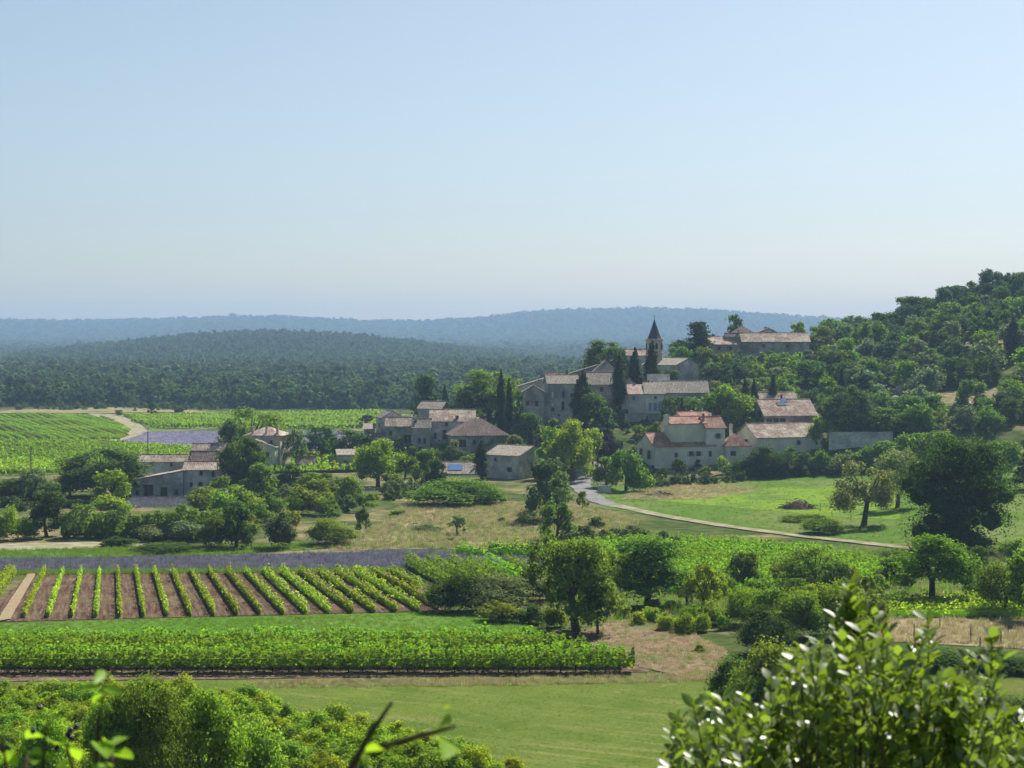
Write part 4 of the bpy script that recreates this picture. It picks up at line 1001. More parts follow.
H = House('garden_shed', 'tiny red roofed shed between shrubs at the left edge', 20, 520, 311, 'shed')
H.block(20, 516.5, 6, 12, 10, 0, 'x', 5, 'plaster_pale', 'roof_red', win=[('f',4,1.5,3,3)])
# parked car beneath the tall house
def car(label, px, py, D, yaw, col):
    p = at(px, py, D); t = thing('parked_car', label, 'car', p, yaw)
    b = MB(); b.prism([(-2.1,.35),(-2.1,.85),(-1.9,1.0),(-.9,1.05),(1.0,.98),(1.95,.82),(2.15,.6),(2.15,.35)], 'y', -.85, .85)
    link('body', b.mesh('body'), M[col], t)
    b = MB(); b.add([(-1.5,-.78,1.03),(1.1,-.78,1.0),(1.1,.78,1.0),(-1.5,.78,1.03),(-1.05,-.62,1.5),(.35,-.62,1.5),(.35,.62,1.5),(-1.05,.62,1.5)], [(0,1,5,4),(1,2,6,5),(2,3,7,6),(3,0,4,7),(4,5,6,7)])
    link('cabin', b.mesh('cabin'), M['glass'], t)
    b = MB(); b.slab([(-1.1,-.64,1.55),(.4,-.64,1.55),(.4,.64,1.55),(-1.1,.64,1.55)], .06); link('roof', b.mesh('roof'), M[col], t)
    for x in (-1.35, 1.35):
        for y in (-.8, .8):
            b = MB(); b.lathe([(.32,-.1),(.33,.1)], 14); w = link('wheel', b.mesh('wheel'), M['barkd'], t); w.rotation_euler = (R(90), 0, 0); w.location = (x, y, .33)
cp = at(600, 431, 412); car('pale blue car parked under the terrace wall in the village', 600, 431.5, 412, R(20), 'white')

# ================================================================ POLES, FENCES, HEAPS
def pole(px, yb, yt, label):
    D = gD(px, yb); x = at(px, yb, D)[0]; h = at(px, yt, D)[2]-hz1(x, D)
    t = thing('utility_pole', label, 'pole', (x, D, hz1(x, D))); b = MB(); b.tube([(0,0,-.3),(0,0,h)], [.14,.09], 8); link('post', b.mesh('post'), M['wood'], t)
    b = MB(); b.box(-.7,.7,-.05,.05,h-.7,h-.58); link('crossarm', b.mesh('crossarm'), M['wood'], t)
pole(31, 484, 446, 'wooden utility pole in the far green field at the left edge'); pole(148, 470, 430, 'wooden utility pole behind the farm roofs')
for i, (x, y, h, lb) in enumerate(((914,638,14,'fence post behind the leafy bush, left of the others'),(929,641,15,'fence post next to the leftmost one by the dry ground'),(971,643,16,'dark fence post in the middle of the dry ground'),(980,648,11,'short leaning fence post below the middle one'),(1001,645,17,'tall fence post near the right edge on dry ground'),(1008,634,17,'thin upper fence post near the right edge'),(940,627,8,'tiny fence stub beside the bright vines'),
    (820,512,9,'thin stake left of the brush heap track'),(832,519,8,'thin stake in the meadow bank under the brush heap'),(851,522,8,'stake left of the airy meadow tree'))):
    D = gD(x, y); p = at(x, y, D); b = MB(); hh = h*D/F; b.tube([(0,0,-.2),(.03*hh*random.uniform(-1,1),0,hh)], [.055,.045], 6); b.tube([(0,0,hh-.02),(0,0,hh+.03)], [.06,.03], 6)
    o = link('fence_post', b.mesh('fence_post'), M['wood']); o.location = p; tag(o, lb, 'fence post')
def heap(px, yb, wpx, hpx, mat, label, cat, name, n=160):
    D = gD(px, yb); p = at(px, yb, D); w = wpx*D/F; h = hpx*D/F; b = MB(); gg = random.Random(int(px))
    for k in range(n):
        a = gg.uniform(0, 6.28); r = math.sqrt(gg.random())*.5; x = math.cos(a)*r*w; y = math.sin(a)*r*w*.6; z = max(0, h*(1-(r/.5)**1.4))*gg.uniform(.2, 1); L = gg.uniform(.4, 1.1); an = gg.uniform(0, 6.28); e = gg.uniform(-.5, .5)
        b.tube([(x, y, z), (x+math.cos(an)*L, y+math.sin(an)*L, z+e*L*.6)], [gg.uniform(.03, .1), .03], 5)
    b.lathe([(w*.40, -.1), (w*.27, h*.3), (w*.1, h*.6), (.05, h*.65)], 9)
    o = link(name, b.mesh(name), mat); o.location = p; tag(o, label, cat)
BR = surf('brushwood', (.07,.055,.05), (.13,.10,.09), 3)
heap(797, 509, 40, 12, BR, 'dark cone shaped heap of cut brushwood on the meadow', 'brush heap', 'brush_heap', 260)
heap(660, 496, 36, 5, BR, 'low brown heap of logs and branches in the meadow near the villa', 'log heap', 'log_heap')
heap(450, 541, 14, 3, BR, 'low pile of dead wood in the straw meadow', 'log heap', 'log_heap', 50)
RK = surf('pale_rock', (.30,.29,.28), (.45,.43,.40), 1.5, bump=.5)
def rock(px, yb, wpx, hpx, label, D=None):
    D = D or gD(px, yb); p = at(px, yb, D); v, f = ICO2; gg = np.random.default_rng(int(px)+7); vv = v*(1+gg.normal(0, .13, (len(v), 1)))*np.array((wpx*D/F/2, wpx*D/F/2.5, hpx*D/F))
    o = link('rock', mesh_np('rock', vv, None, f), RK); o.location = (p[0], p[1], hz1(p[0], D)); tag(o, label, 'rock')
rock(905, 391, 20, 7, 'pale rock outcrop among the trees of the right slope'); rock(880, 383, 10, 5, 'small pale rock left of the larger outcrop'); rock(992, 340, 14, 5, 'pale rock high on the slope near the tall cypress'); rock(790, 377, 10, 4, 'bluish pale rock below the hilltop farm')
wall_thing('roadside_wall', 'low whitish stone wall on the right of the climbing road', 598, 611, 486, 8, 338, 'stone_grey', .5)

# ================================================================ TREES
NAMED = [  # px, base y, top y, width px, kind, colour, label, opts
 (104,497,446,90,'round','dark','big dome shaped dark tree left of the farm',{}),
 (70,497,464,40,'round','mid','round tree at the left shoulder of the dome shaped tree',{}),
 (113,505,469,44,'round','bright','bright green tree in front of the big dome shaped tree',{}),
 (112,514,493,40,'bush','yellow','yellow green shrub at the foot of the bright tree',{'trunk':0}),
 (133,478,452,30,'round','mid','green tree tucked behind the left end of the farm barns',{}),
 (32,503,467,30,'airy','grey','soft grey green tree before the far left pole',{}),
 (11,503,478,34,'round','dark','dark round tree at the left edge behind the hedge',{}),
 (52,502,483,24,'round','dark','small dark tree between the grey green tree and the dome',{}),
 (47,537,490,40,'round','vdark','dense dark fig like tree with glossy top near the left edge',{}),
 (6,540,503,34,'bush','bright','bright shrub at the left edge beside the red shed',{'trunk':0}),
 (28,540,515,24,'bush','mid','mid green shrub below the tiny red roofed shed',{'trunk':0}),
 (130,478,468,9,'round','bright','tiny bright tree against the left farm barn',{}),
 (252,478,406,72,'airy','fresh','tall airy plane tree rising behind the manor chimneys',{'D':424}),
 (243,497,434,50,'round','dark','big dark tree between the farm and the manor',{}),
 (228,490,418,34,'round','dark','dark tree left of the airy plane tree',{'D':380}),
 (296,468,428,26,'airy','pale','pale drooping tree at the right side of the manor',{}),
 (290,492,462,30,'round','dark','dark tree at the foot of the manor',{}),
 (262,500,462,40,'round','mid','green tree in front of the manor',{}),
 (322,458,425,42,'round','dark','dark tree left of the pair behind the outbuilding',{}),
 (350,460,428,46,'round','dark','dark tree right of the pair, beside the ruined shed',{}),
 (332,456,441,26,'bush','fresh','light green shrub beneath the dark pair of trees',{'trunk':0}),
 (303,462,447,20,'round','mid','small round tree above the outbuilding',{}),
 (367,428,414,18,'round','vdark','small dark tree left of the gabled cottage',{}),
 (378,487,437,50,'round','bright','bright green ash like tree in front of the gabled cottage',{}),
 (425,485,448,30,'round','mid','round green tree below the two window house',{}),
 (438,490,458,26,'round','vdark','dark tree left of the solar panel house',{}),
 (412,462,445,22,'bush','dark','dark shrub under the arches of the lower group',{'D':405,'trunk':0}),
 (455,466,444,30,'bush','dark','dark ivy clump below the broad tan roof',{'D':399,'trunk':0}),
 (470,470,452,30,'bush','mid','garden shrub between the tan roof and the solar panel house',{'D':392,'trunk':0}),
 (432,470,450,30,'round','dark','dark tree between the two window house and the solar panel house',{'D':400}),
 (392,462,446,22,'bush','dark','dark shrub right behind the bright ash like tree',{'D':409,'trunk':0}),
 (455,448,437,12,'bush','grey','small grey bush at the hipped roof corner',{'D':400,'trunk':0}),
 (405,478,455,26,'round','dark','dark tree under the arches house',{}),
 (318,502,472,44,'round','mid','round orchard tree left of the low field shed',{}),
 (351,503,475,30,'round','fresh','small light tree above the low field shed',{}),
 (290,502,482,30,'bush','grey','grey green shrub below the manor',{'trunk':0}),
 (372,500,492,20,'bush','mid','shrub between the two low sheds',{'trunk':0}),
 (222,517,487,30,'bush','bright','bright leafy shrub right of the farmhouse corner',{'trunk':0}),
 (243,515,484,36,'bush','fresh','fresh green shrub below the dark manor tree',{'trunk':0}),
 (268,520,490,34,'bush','mid','mid green shrub below the manor tree',{'trunk':0}),
 (300,515,489,34,'bush','bright','bright shrub left of the orchard tree',{'trunk':0}),
 (236,549,505,42,'round','vdark','very dark round tree at the right end of the hedge',{'cb':.03}),
 (277,549,506,38,'bush','blue','bluish dark shrub beside the very dark round tree',{'trunk':0}),
 (330,545,515,56,'bush','olive','wide olive green shrub left of the spindly shrub',{'trunk':0}),
 (363,537,506,20,'airy','dark','spindly dark shrub at the edge of the dry meadow',{'trunk':0}),
 (212,547,512,34,'bush','mid','mid green shrub between hedge and very dark tree',{'trunk':0}),
 (190,541,519,44,'bush','grey','silvery willow scrub before the hedge, right clump',{'trunk':0}),
 (155,541,523,40,'bush','grey','silvery willow scrub before the hedge, left clump',{'trunk':0}),
 (120,546,534,40,'bush','dark','low dark scrub at the dirt track',{'trunk':0}),
 (165,552,541,70,'bush','dark','long low dark scrub above the bright verge',{'trunk':0}),
 (313,507,501,10,'bush','dark','tiny dark bush beside the dry meadow',{'trunk':0}),
 (345,512,503,12,'bush','dark','small dark bush above the spindly shrub',{'trunk':0}),
 (450,505,476,90,'bush','fresh','wide green scrub mound in front of the solar panel house',{'trunk':0}),
 (484,505,482,50,'bush','mid','right hand lobe of the green scrub mound',{'trunk':0}),
 (400,515,508,20,'bush','olive','low olive bush in the pinkish field',{'trunk':0}),
 (425,531,523,36,'bush','grey','low grey green bushes before the pinkish field',{'trunk':0}),
 (457,535,515,20,'airy','grey','bare branched little tree in the straw meadow',{}),
 (502,522,516,14,'bush','mid','small bush right in the straw meadow',{'trunk':0}),
 (546,520,457,46,'round','blue','tall bluish green tree right of the field barn',{'cb':.06}),
 (560,512,470,30,'airy','pale','pale airy tree behind the bluish green tree',{}),
 (556,540,500,36,'round','mid','small round tree by the lower end of the road',{}),
 (530,525,508,28,'bush','grey','grey shrub below the bluish green tree',{'trunk':0}),
 (583,520,490,14,'airy','pale','feathery pale shrub at the road edge',{'trunk':0}),
 (594,528,515,22,'bush','dark','dark shrub below the road bend',{'trunk':0}),
 (551,478,425,32,'round','fresh','fresh green tree left of the bright roadside trees',{}),
 (572,482,417,48,'round','bright','bright green roadside tree below the tall house',{}),
 (592,470,427,26,'round','yellow','yellow green tree in front of the purple leaved one',{}),
 (575,478,448,44,'round','mid','mid green tree beneath the bright roadside tree',{}),
 (608,472,433,30,'round','purple','purple leaved dark tree beside the road',{}),
 (606,488,455,30,'round','mid','green tree above the roadside wall',{}),
 (626,491,448,40,'round','mid','green tree hiding the left corner of the villa',{}),
 (640,492,462,28,'bush','fresh','light shrub at the left foot of the villa',{'trunk':0}),
 (516,455,434,26,'round','grey','greyish tree above the field barn',{'D':402}),
 (500,452,433,18,'bush','yellow','yellow green garden shrub right of the hipped roof',{'trunk':0}),
 (487,452,438,22,'bush','fresh','garden shrub under the hipped roof eaves',{'trunk':0}),
 (520,435,413,16,'round','grey','pale round bush beneath the dark gabled house',{}),
 (489,425,368,66,'round','fresh','big round tree behind the hipped roof, tallest of the lower village',{'D':452}),
 (470,422,385,38,'round','dark','dark tree at the left side of the big round tree',{'D':446}),
 (521,430,388,24,'round','mid','green tree right of the twin cypresses',{'D':430}),
 (427,412,374,36,'pine','blue','spreading dark pine above the lower village',{'D':470}),
 (445,405,383,8,'cypress','blue','small slim cypress right of the spreading pine',{'D':470}),
 (501,432,368,9,'cypress','conifer','taller of the twin cypresses beside the big round tree',{'D':425}),
 (509,432,377,8,'cypress','conifer','shorter of the twin cypresses beside the big round tree',{'D':424}),
 (481,486,440,13,'cypress','conifer','dark column cypress left of the field barn',{'D':372}),
 (531,460,425,9,'cypress','conifer','thin dark cypress above the field barn gable',{'D':402}),
 (605,378,338,48,'round','dark','big dark round tree left of the church',{'D':478}),
 (625,392,370,18,'round','mid','small tree between the church cypresses',{'D':438}),
 (583,430,370,18,'cypress','conifer','dark cypress at the left of the hilltop trio',{'D':420}),
 (619,392,354,13,'cypress','conifer','middle cypress of three below the church',{'D':432}),
 (635,384,347,14,'cypress','conifer','cypress just left of the church tower',{'D':440}),
 (652,380,340,15,'cypress','conifer','pointed cypress directly in front of the church tower',{'D':438}),
 (595,430,392,38,'round','dark','mass of dark green between the tall and the white houses',{'D':416}),
 (582,428,384,26,'round','vdark','very dark tree touching the tall house',{'D':419}),
 (607,434,406,20,'round','blue','bluish tree left of the terrace wall',{'D':414}),
 (673,432,395,34,'airy','dark','ivy dark tree in front of the slab roofed house',{'D':412}),
 (690,420,396,30,'round','mid','green tree under the slab roofed house',{'D':414}),
 (682,413,397,7,'cypress','conifer','short cypress in front of the slab roofed house',{'D':410}),
 (655,440,420,26,'bush','dark','dark shrub above the villa roof',{'D':404,'trunk':0}),
 (700,352,321,34,'pine','conifer','dark cedar left of the hilltop farm',{'D':497}),
 (703,366,346,26,'round','fresh','light green tree below the cedar',{'D':488}),
 (735,338,313,18,'pine','blue','sparse tall conifer behind the hilltop farm',{'D':520}),
 (798,338,319,22,'airy','fresh','light tree at the right end of the hilltop farm',{'D':520}),
 (716,434,392,42,'round','mid','green tree right behind the villa roof',{'D':411}),
 (739,434,392,44,'round','fresh','fresh green tree between the villa and the skylight house',{'D':413}),
 (725,420,382,26,'round','bright','bright tree above the villa ridge',{'D':412}),
 (745,402,376,9,'cypress','conifer','leftmost slim cypress above the green tree',{'D':420}),
 (754,402,378,9,'cypress','conifer','second slim cypress above the green tree',{'D':420}),
 (773,402,374,10,'cypress','conifer','slim cypress just above the skylight house roof',{'D':424}),
 (850,432,384,50,'round','blue','big bluish dark tree right of the skylight house',{'D':404,'cb':.05}),
 (831,428,398,26,'round','dark','dark tree against the right wall of the skylight house',{'D':407}),
 (838,437,416,26,'round','bright','bright round tree behind the end of the long house',{'D':402}),
 (816,424,413,20,'bush','fresh','shrub under the skylight house loggia',{'D':401,'trunk':0}),
 (862,395,368,8,'cypress','conifer','slim cypress above the big bluish tree',{'D':440}),
 (842,392,367,8,'cypress','conifer','slim dark cypress left of the other one above the bluish tree',{'D':440}),
 (882,437,406,40,'round','mid','rounded tree behind the stone retaining wall',{'D':405}),
 (915,437,408,44,'round','fresh','light tree right of the stone retaining wall',{'D':404}),
 (1013,372,316,15,'cypress','conifer','tall dark cypress on the slope at the right edge',{'D':470}),
 (662,482,466,18,'bush','dark','dark bush at the villa foot, left one',{'trunk':0}),
 (681,483,458,22,'round','vdark','pointed dark bush in front of the villa wall',{'cb':.02}),
 (705,478,464,16,'bush','mid','small bush below the two square villa windows',{'trunk':0}),
 (723,474,455,14,'round','yellow','little yellow green tree at the right corner of the villa',{}),
 (735,478,458,30,'bush','dark','dark bush in front of the annex',{'trunk':0}),
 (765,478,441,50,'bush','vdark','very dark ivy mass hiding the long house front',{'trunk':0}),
 (785,476,444,44,'bush','dark','dark shrub mass under the long house roof',{'trunk':0}),
 (801,474,449,26,'bush','blue','bluish round shrub in front of the grey wall',{'trunk':0}),
 (820,473,447,24,'bush','mid','mid green shrub under the end of the long house',{'trunk':0}),
 (843,474,448,36,'bush','grey','grey green shrub below the stone retaining wall, left',{'trunk':0}),
 (865,470,444,30,'bush','mid','green shrub below the stone retaining wall, right',{'trunk':0}),
 (778,475,463,14,'airy','bright','small bright sapling at the meadow edge',{}),
 (888,468,440,34,'round','mid','bushy tree at the upper right of the meadow',{}),
 (912,470,432,40,'airy','fresh','light airy tree behind the meadow corner',{}),
 (935,470,430,46,'round','mid','green tree directly left behind the big dark oak',{}),
 (1000,480,440,46,'round','mid','green tree right behind the big dark oak',{}),
 (1030,490,450,44,'round','dark','dark tree at the right edge above the meadow',{}),
 (863,526,460,66,'airy','grey','airy grey green tree with two trunks in the meadow',{}),
 (897,508,446,48,'airy','grey','airy grey green tree behind the one with two trunks',{}),
 (957,549,429,114,'round','vdark','huge very dark holm oak dominating the right side',{'cb':-.02}),
 (940,560,538,30,'bush','dark','dark shrub at the foot of the huge oak',{'trunk':0}),
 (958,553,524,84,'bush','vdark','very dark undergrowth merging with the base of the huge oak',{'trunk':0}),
 (648,607,531,92,'round','mid','spreading oak with a stout trunk in the middle orchard',{'cb':.13,'name':'oak_tree'}),
 (577,632,529,92,'round','mid','large loose leaning oak in the middle, beside the dry clearing',{'cb':.06}),
 (548,600,527,46,'airy','mid','loose oak left behind the leaning middle oak',{}),
 (610,610,545,48,'airy','fresh','loose green tree between the two middle oaks',{}),
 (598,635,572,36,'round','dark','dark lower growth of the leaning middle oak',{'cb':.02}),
 (702,612,561,38,'airy','yellow','small yellowish tree right of the stout trunk oak',{}),
 (688,606,570,30,'airy','olive','olive toned young tree left of the yellowish one',{}),
 (746,592,551,36,'round','dark','dark compact tree in the central vines',{}),
 (812,592,545,62,'airy','mid','straggly branched tree between the path and the thicket',{}),
 (835,600,560,44,'round','mid','green tree left of the oak with visible trunk at right',{}),
 (932,605,531,88,'round','fresh','spreading oak with visible dark trunk near the right edge',{'cb':.2,'name':'oak_tree'}),
 (895,585,558,40,'round','dark','dark tree at the left flank of the right spreading oak',{'cb':.1}),
 (1003,615,560,56,'airy','mid','green tree right of the spreading oak',{}),
 (1028,620,548,44,'round','fresh','leafy tree cut by the right edge',{}),
 (975,600,568,36,'bush','mid','shrub filling the gap right of the spreading oak trunk',{'trunk':0}),
 (980,575,545,30,'round','dark','dark small tree beyond the side track',{}),
 (1012,560,535,30,'bush','fresh','light shrub on the dry slope at the right edge',{'trunk':0}),
 (745,625,582,50,'bush','bright','green shrub in the centre of the right thicket',{'trunk':0}),
 (775,632,580,60,'bush','fresh','fresh green shrub in the right thicket',{'trunk':0}),
 (712,625,598,34,'bush','olive','olive shrub at the left of the thicket',{'trunk':0}),
 (800,640,585,60,'bush','fresh','mid green shrub in the right thicket behind the leafy bush',{'trunk':0}),
 (835,635,575,56,'bush','bright','upright shrub of the thicket left of the bright vines',{'trunk':0}),
 (870,628,590,44,'bush','olive','olive shrub touching the bright vines',{'trunk':0}),
 (762,655,600,60,'bush','vdark','very dark shrub in the heart of the thicket',{'trunk':0}),
 (733,712,650,60,'bush','dark','dark shrub at the left corner of the thicket by the mown field',{'trunk':0}),
 (775,730,632,96,'bush','olive','big yellowish green shrub in front of the thicket',{'trunk':0}),
 (830,735,645,100,'bush','olive','big olive shrub behind the glossy bush',{'trunk':0}),
 (745,735,665,50,'bush','mid','lower green shrub at the field corner',{'trunk':0}),
 (930,668,643,90,'bush','dark','long dark bramble bank below the fence posts, left part',{'trunk':0}),
 (1000,672,648,90,'bush','dark','long dark bramble bank below the fence posts, right part',{'trunk':0}),
 (1010,735,690,80,'bush','dark','dark scrub at the lower right edge',{'trunk':0}),
 (455,612,567,60,'bush','dark','dark shrub at the right end of the red soil rows',{'trunk':0}),
 (490,612,571,80,'bush','grey','grey green broom mound behind the grass strip',{'trunk':0}),
 (525,600,574,60,'bush','grey','pale grey green scrub left of the leaning oak',{'trunk':0}),
 (498,622,597,44,'bush','olive','olive low scrub beside the strip of grass',{'trunk':0}),
 (530,624,602,34,'bush','dark','small dark bush under the grey scrub',{'trunk':0}),
 (554,628,600,24,'bush','olive','rough tuft bush left of the leaning oak',{'trunk':0}),
 (700,652,642,22,'bush','olive','low dry bush in the reddish clearing',{'trunk':0}),
 (560,641,630,26,'bush','grey','grassy bush at the right end of the grass strip',{'trunk':0}),
 (152,416,402,13,'round','vdark','small dark tree standing alone at the edge of the far fields',{}),
 (118,415,409,10,'bush','dark','tiny bush at the sandy bank',{'trunk':0}),
 (180,414,406,12,'bush','dark','small bush at the forest edge',{'trunk':0}),
 (820,534,510,50,'bush','olive','grassy shrub on the bank below the brush heap',{'trunk':0}),
 (800,522,512,44,'bush','fresh','low grassy bush on the bank at the path',{'trunk':0}),
]
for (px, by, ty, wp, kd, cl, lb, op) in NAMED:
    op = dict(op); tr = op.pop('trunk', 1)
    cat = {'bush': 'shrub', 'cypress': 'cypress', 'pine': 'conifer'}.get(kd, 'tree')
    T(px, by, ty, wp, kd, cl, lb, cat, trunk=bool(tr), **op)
# small dark tree in the foreground vines
T(150, 790, 669, 104, 'round', 'fresh', 'small dense tree rising from the foreground vines at lower left', D=84, cb=.02)
T(205, 790, 684, 84, 'round', 'bright', 'lower lighter tree touching the right side of the small dense tree', D=86, cb=.02)
T(112, 790, 690, 60, 'round', 'fresh', 'short dark tree at the left foot of the small dense tree', D=83, cb=.02)
T(245, 790, 700, 90, 'bush', 'fresh', 'shrub right beside the small foreground tree', 'shrub', D=92, trunk=False)
T(40, 790, 700, 60, 'bush', 'bright', 'shrub left beside the small foreground tree', 'shrub', D=96, trunk=False)
# hedge: one continuous clipped mass
def hedge(name, label, x0, x1, yb, yt, depth, col, mat):
    a = np.array(gp(x0, yb)); b_ = np.array(gp(x1, yb)); D = a[1]; h = (at(x0, yt, D)[2]-hz1(*a))
    me, o0 = vine_row_mesh(name, tuple(a), tuple(b_), h, depth, .38, 420, .0, int(x0)+900, plant=1.7, rag=.06)
    o = link(name, me, mat); o.location = o0; return tag(o, label, 'hedge')
HL = leaf_mat('hedge_leaves', (.11,.18,.032), trans=.45)
HD = leaf_mat('dark_hedge_leaves', (.055,.10,.028), trans=.4)
hedge('hedge', 'long tall yellowish green hedge crossing in front of the farm', 62, 232, 538, 508, 5, None, HL)
hedge('hedge', 'dark hedge running below the far left green field', -40, 60, 500, 484, 4, None, HD)
hedge('hedge', 'low dark hedge between the far left field and the long hedge', 60, 100, 508, 498, 3, None, HD)

for k in range(9):
    T(712+k*12, 372, 353-(k % 3)*2, 17, ('round', 'bush')[k % 2], ('mid', 'fresh', 'dark')[k % 3], 'bushy tree growing against the foot of the hilltop farm wall', 'tree', 'leafy_tree', D=495-(k % 2)*3, group='trees under the hilltop farm', trunk=False, cb=0)
for (px, ty, wp, cl, D, lb) in ((530,411,26,'dark',413,'dark garden tree at the foot of the dark gabled house'),(556,417,22,'mid',416,'green garden tree at the foot of the tall grey house'),(541,424,18,'olive',412,'olive tree between the dark gabled house and the roadside trees'),
        (700,402,20,'dark',408,'dark garden tree above the villa chimney'),(640,424,18,'mid',409,'garden tree under the terrace wall'),(664,428,16,'dark',402,'dark tree touching the upper villa block'),(400,436,14,'dark',411,'ivy dark bush on the arches house'),(350,462,20,'mid',398,'green tree at the corner of the ruined shed')):
    T(px, 440, ty, wp, 'round', cl, lb, D=D, trunk=False, cb=0)
# slope trees
g2 = random.Random(21); placed = []
ban = [(700,742,330,372),(742,812,326,360)]
def hillspot():
    u = g2.uniform(668, 1075); Yd = g2.uniform(398, 600); return u, Yd
CLEAR = [(932,1002,426,440), (870,900,438,450), (955,1010,488,497), (800,822,448,458)]
fp = CLEAR+[(1002,1026,438,470),(706,722,480,500),(763,822,400,432),(640,830,380,408),(826,895,393,402),(690,815,492,540),(676,704,440,478),(660,712,415,442),(695,712,498,520)]
def okspot(u, Yd, s):
    for a, b_, c, d in fp:
        if a-4 < u < b_+4 and c-4 < Yd < d+4: return False
    x = (u-512)/F*Yd
    for (qx, qy, qs) in placed:
        if (qx-x)**2+((qy-Yd)*.8)**2 < ((qs+s)*.40)**2: return False
    return True
cand = 0
SL = {'mid': 'mid green', 'dark': 'dark green', 'fresh': 'light green', 'blue': 'bluish green', 'grey': 'grey green', 'bright': 'bright green', 'vdark': 'very dark'}
while cand < 9000 and len(placed) < 285:
    cand += 1; u, Yd = hillspot(); s = g2.uniform(5.5, 10.5)
    if Yd > 490 and u < 820 and u > 690: continue
    if u < 720 and Yd > 500: continue
    if not okspot(u, Yd, s): continue
    x = (u-512)/F*Yd; placed.append((x, Yd, s))
    top = Yd > 540 and u > 860
    c = g2.choices(['vdark', 'dark', 'blue'] if top else ['mid', 'dark', 'fresh', 'blue', 'grey', 'bright'], [3,4,2] if top else [6,4,5,3,3,2])[0]
    zone = 'crest' if Yd > 545 else ('upper slope' if Yd > 500 else ('middle slope' if Yd > 445 else 'slope foot'))
    side = 'beside the village' if u < 740 else ('below the hilltop farm' if u < 830 else ('of the wooded hill' if u < 940 else 'of the hill near the right edge'))
    h = s*g2.uniform(.7, 1.0)
    kd = g2.choices(['round', 'airy', 'bush'], [6, 1, 3])[0]
    lb = f'{SL[c]} {"shrubby oak" if kd == "bush" else ("loose crowned tree" if kd == "airy" else "round oak")} on the {zone} {side}'
    cc = COLR[c]; cc = (cc[0]*.92, cc[1]*.95, cc[2]*1.2)
    tree_at(x, Yd, h, s, kd, cc, lb, 'tree', 'hillside_tree', group='trees on the wooded hill', trunk=False, cb=0 if kd == 'bush' else .05)
for a, b_, c, d in CLEAR[:3]:
    q = [((u-512)/F*y, y) for u, y in ((a, c), (b_, c), (b_+4, (c+d)/2), (b_-6, d), (a+5, d), (a-4, (c+d)/2))]
    sheet('hillside_clearing', q, .12, DRY, 'dry grassy clearing with pale rock on the wooded slope', 'clearing')
    for k in range(4):
        u = g2.uniform(a, b_); y = g2.uniform(c, d); v_, f_ = ICO2; s_ = g2.uniform(.5, 1.6); gq = np.random.default_rng(k+int(a))
        o = link('rock', mesh_np('rock', v_*(1+gq.normal(0, .14, (len(v_), 1)))*np.array((s_*1.5, s_, s_*.6)), None, f_), RK); o.location = ((u-512)/F*y, y, hz1((u-512)/F*y, y)); tag(o, 'pale limestone boulder in a clearing of the wooded slope', 'rock', 'boulders in the slope clearings')
UG_ = [unit_clump(f'undergrowth_form_{i}', 160, .15, 7, 'bush', 960+i, FW2 if i else leaf_mat('undergrowth_leaves', (.10,.14,.05), var=.4)) for i in range(3)]
n = 3800; U = g.uniform(655, 1100, n); Yd = g.uniform(404, 640, n); X = (U-512)/F*Yd
k = np.ones(n, bool)
for a, b_, c, d in fp: k &= ~((U > a-3) & (U < b_+3) & (Yd > c-2) & (Yd < d+2))
k &= np.sin(X*.11+2)*np.sin(Yd*.09+1)+g.normal(0, .4, n) > -.75
X, Yd = X[k], Yd[k]; s = g.uniform(1.2, 3.6, len(X))
scatter('undergrowth', np.stack([X, Yd, hz(X, Yd)-.2], 1), np.stack([s, s, s*.75], 1), UG_, 'low scrub covering the ground between the slope trees', 'undergrowth')
n = 700; U = g.uniform(1085, 1500, n); Yd = g.uniform(400, 760, n); X = (U-512)/F*Yd; s = g.uniform(6, 10, n)
n2 = 160; U2 = g.uniform(990, 1090, n2); Y2 = g.uniform(610, 760, n2); X = np.concatenate([X, (U2-512)/F*Y2]); Yd = np.concatenate([Yd, Y2]); s = np.concatenate([s, g.uniform(6, 9, n2)])
scatter('hill_wood', np.stack([X, Yd, hz(X, Yd)-.4], 1), np.stack([s, s, s*.85], 1), WP, 'continuous oak wood at the back and right of the hill', 'wood')
n = 160; U = g.uniform(15, 230, n); Yd = g.uniform(752, 800, n); X = (U-512)/F*Yd; s = g.uniform(1, 3.5, n)
scatter('undergrowth', np.stack([X, Yd, hz(X, Yd)-.2], 1), np.stack([s, s, s*.8], 1), UG_, 'scattered low bushes on the pale sandy bank by the forest', 'undergrowth')
for reg, nn in (([(225,505),(350,508),(352,486),(225,484)], 330), ([(385,502),(440,496),(440,486),(385,488)], 70), ([(-20,512),(60,512),(60,490),(-20,490)], 120), ([(560,548),(700,552),(640,540),(560,536)], 60), ([(640,490),(745,482),(745,478),(640,484)], 60), ([(740,477),(895,472),(895,462),(740,468)], 160)):
    p = pts_in(pxpoly(reg), nn, g); s = g.uniform(1, 3.2, len(p)); scatter('undergrowth', p-np.array((0, 0, .2)), np.stack([s, s, s*.8], 1), UG_, 'mixed green scrub filling the ground between garden trees', 'undergrowth')
g3 = random.Random(5)
for k in range(24):
    x = g3.uniform(195, 372); y = g3.uniform(503, 541) if x < 300 else g3.uniform(500, 520); w_ = g3.uniform(18, 36)
    T(x, y, y-w_*g3.uniform(.65, 1.0), w_, g3.choice(('bush', 'bush', 'round', 'airy')), g3.choice(('fresh', 'mid', 'mid', 'olive', 'bright', 'dark')), 'garden shrub in the dense greenery between the manor and the lavender strip', 'shrub', 'shrub', trunk=False, group='shrubs between the manor and the lavender')
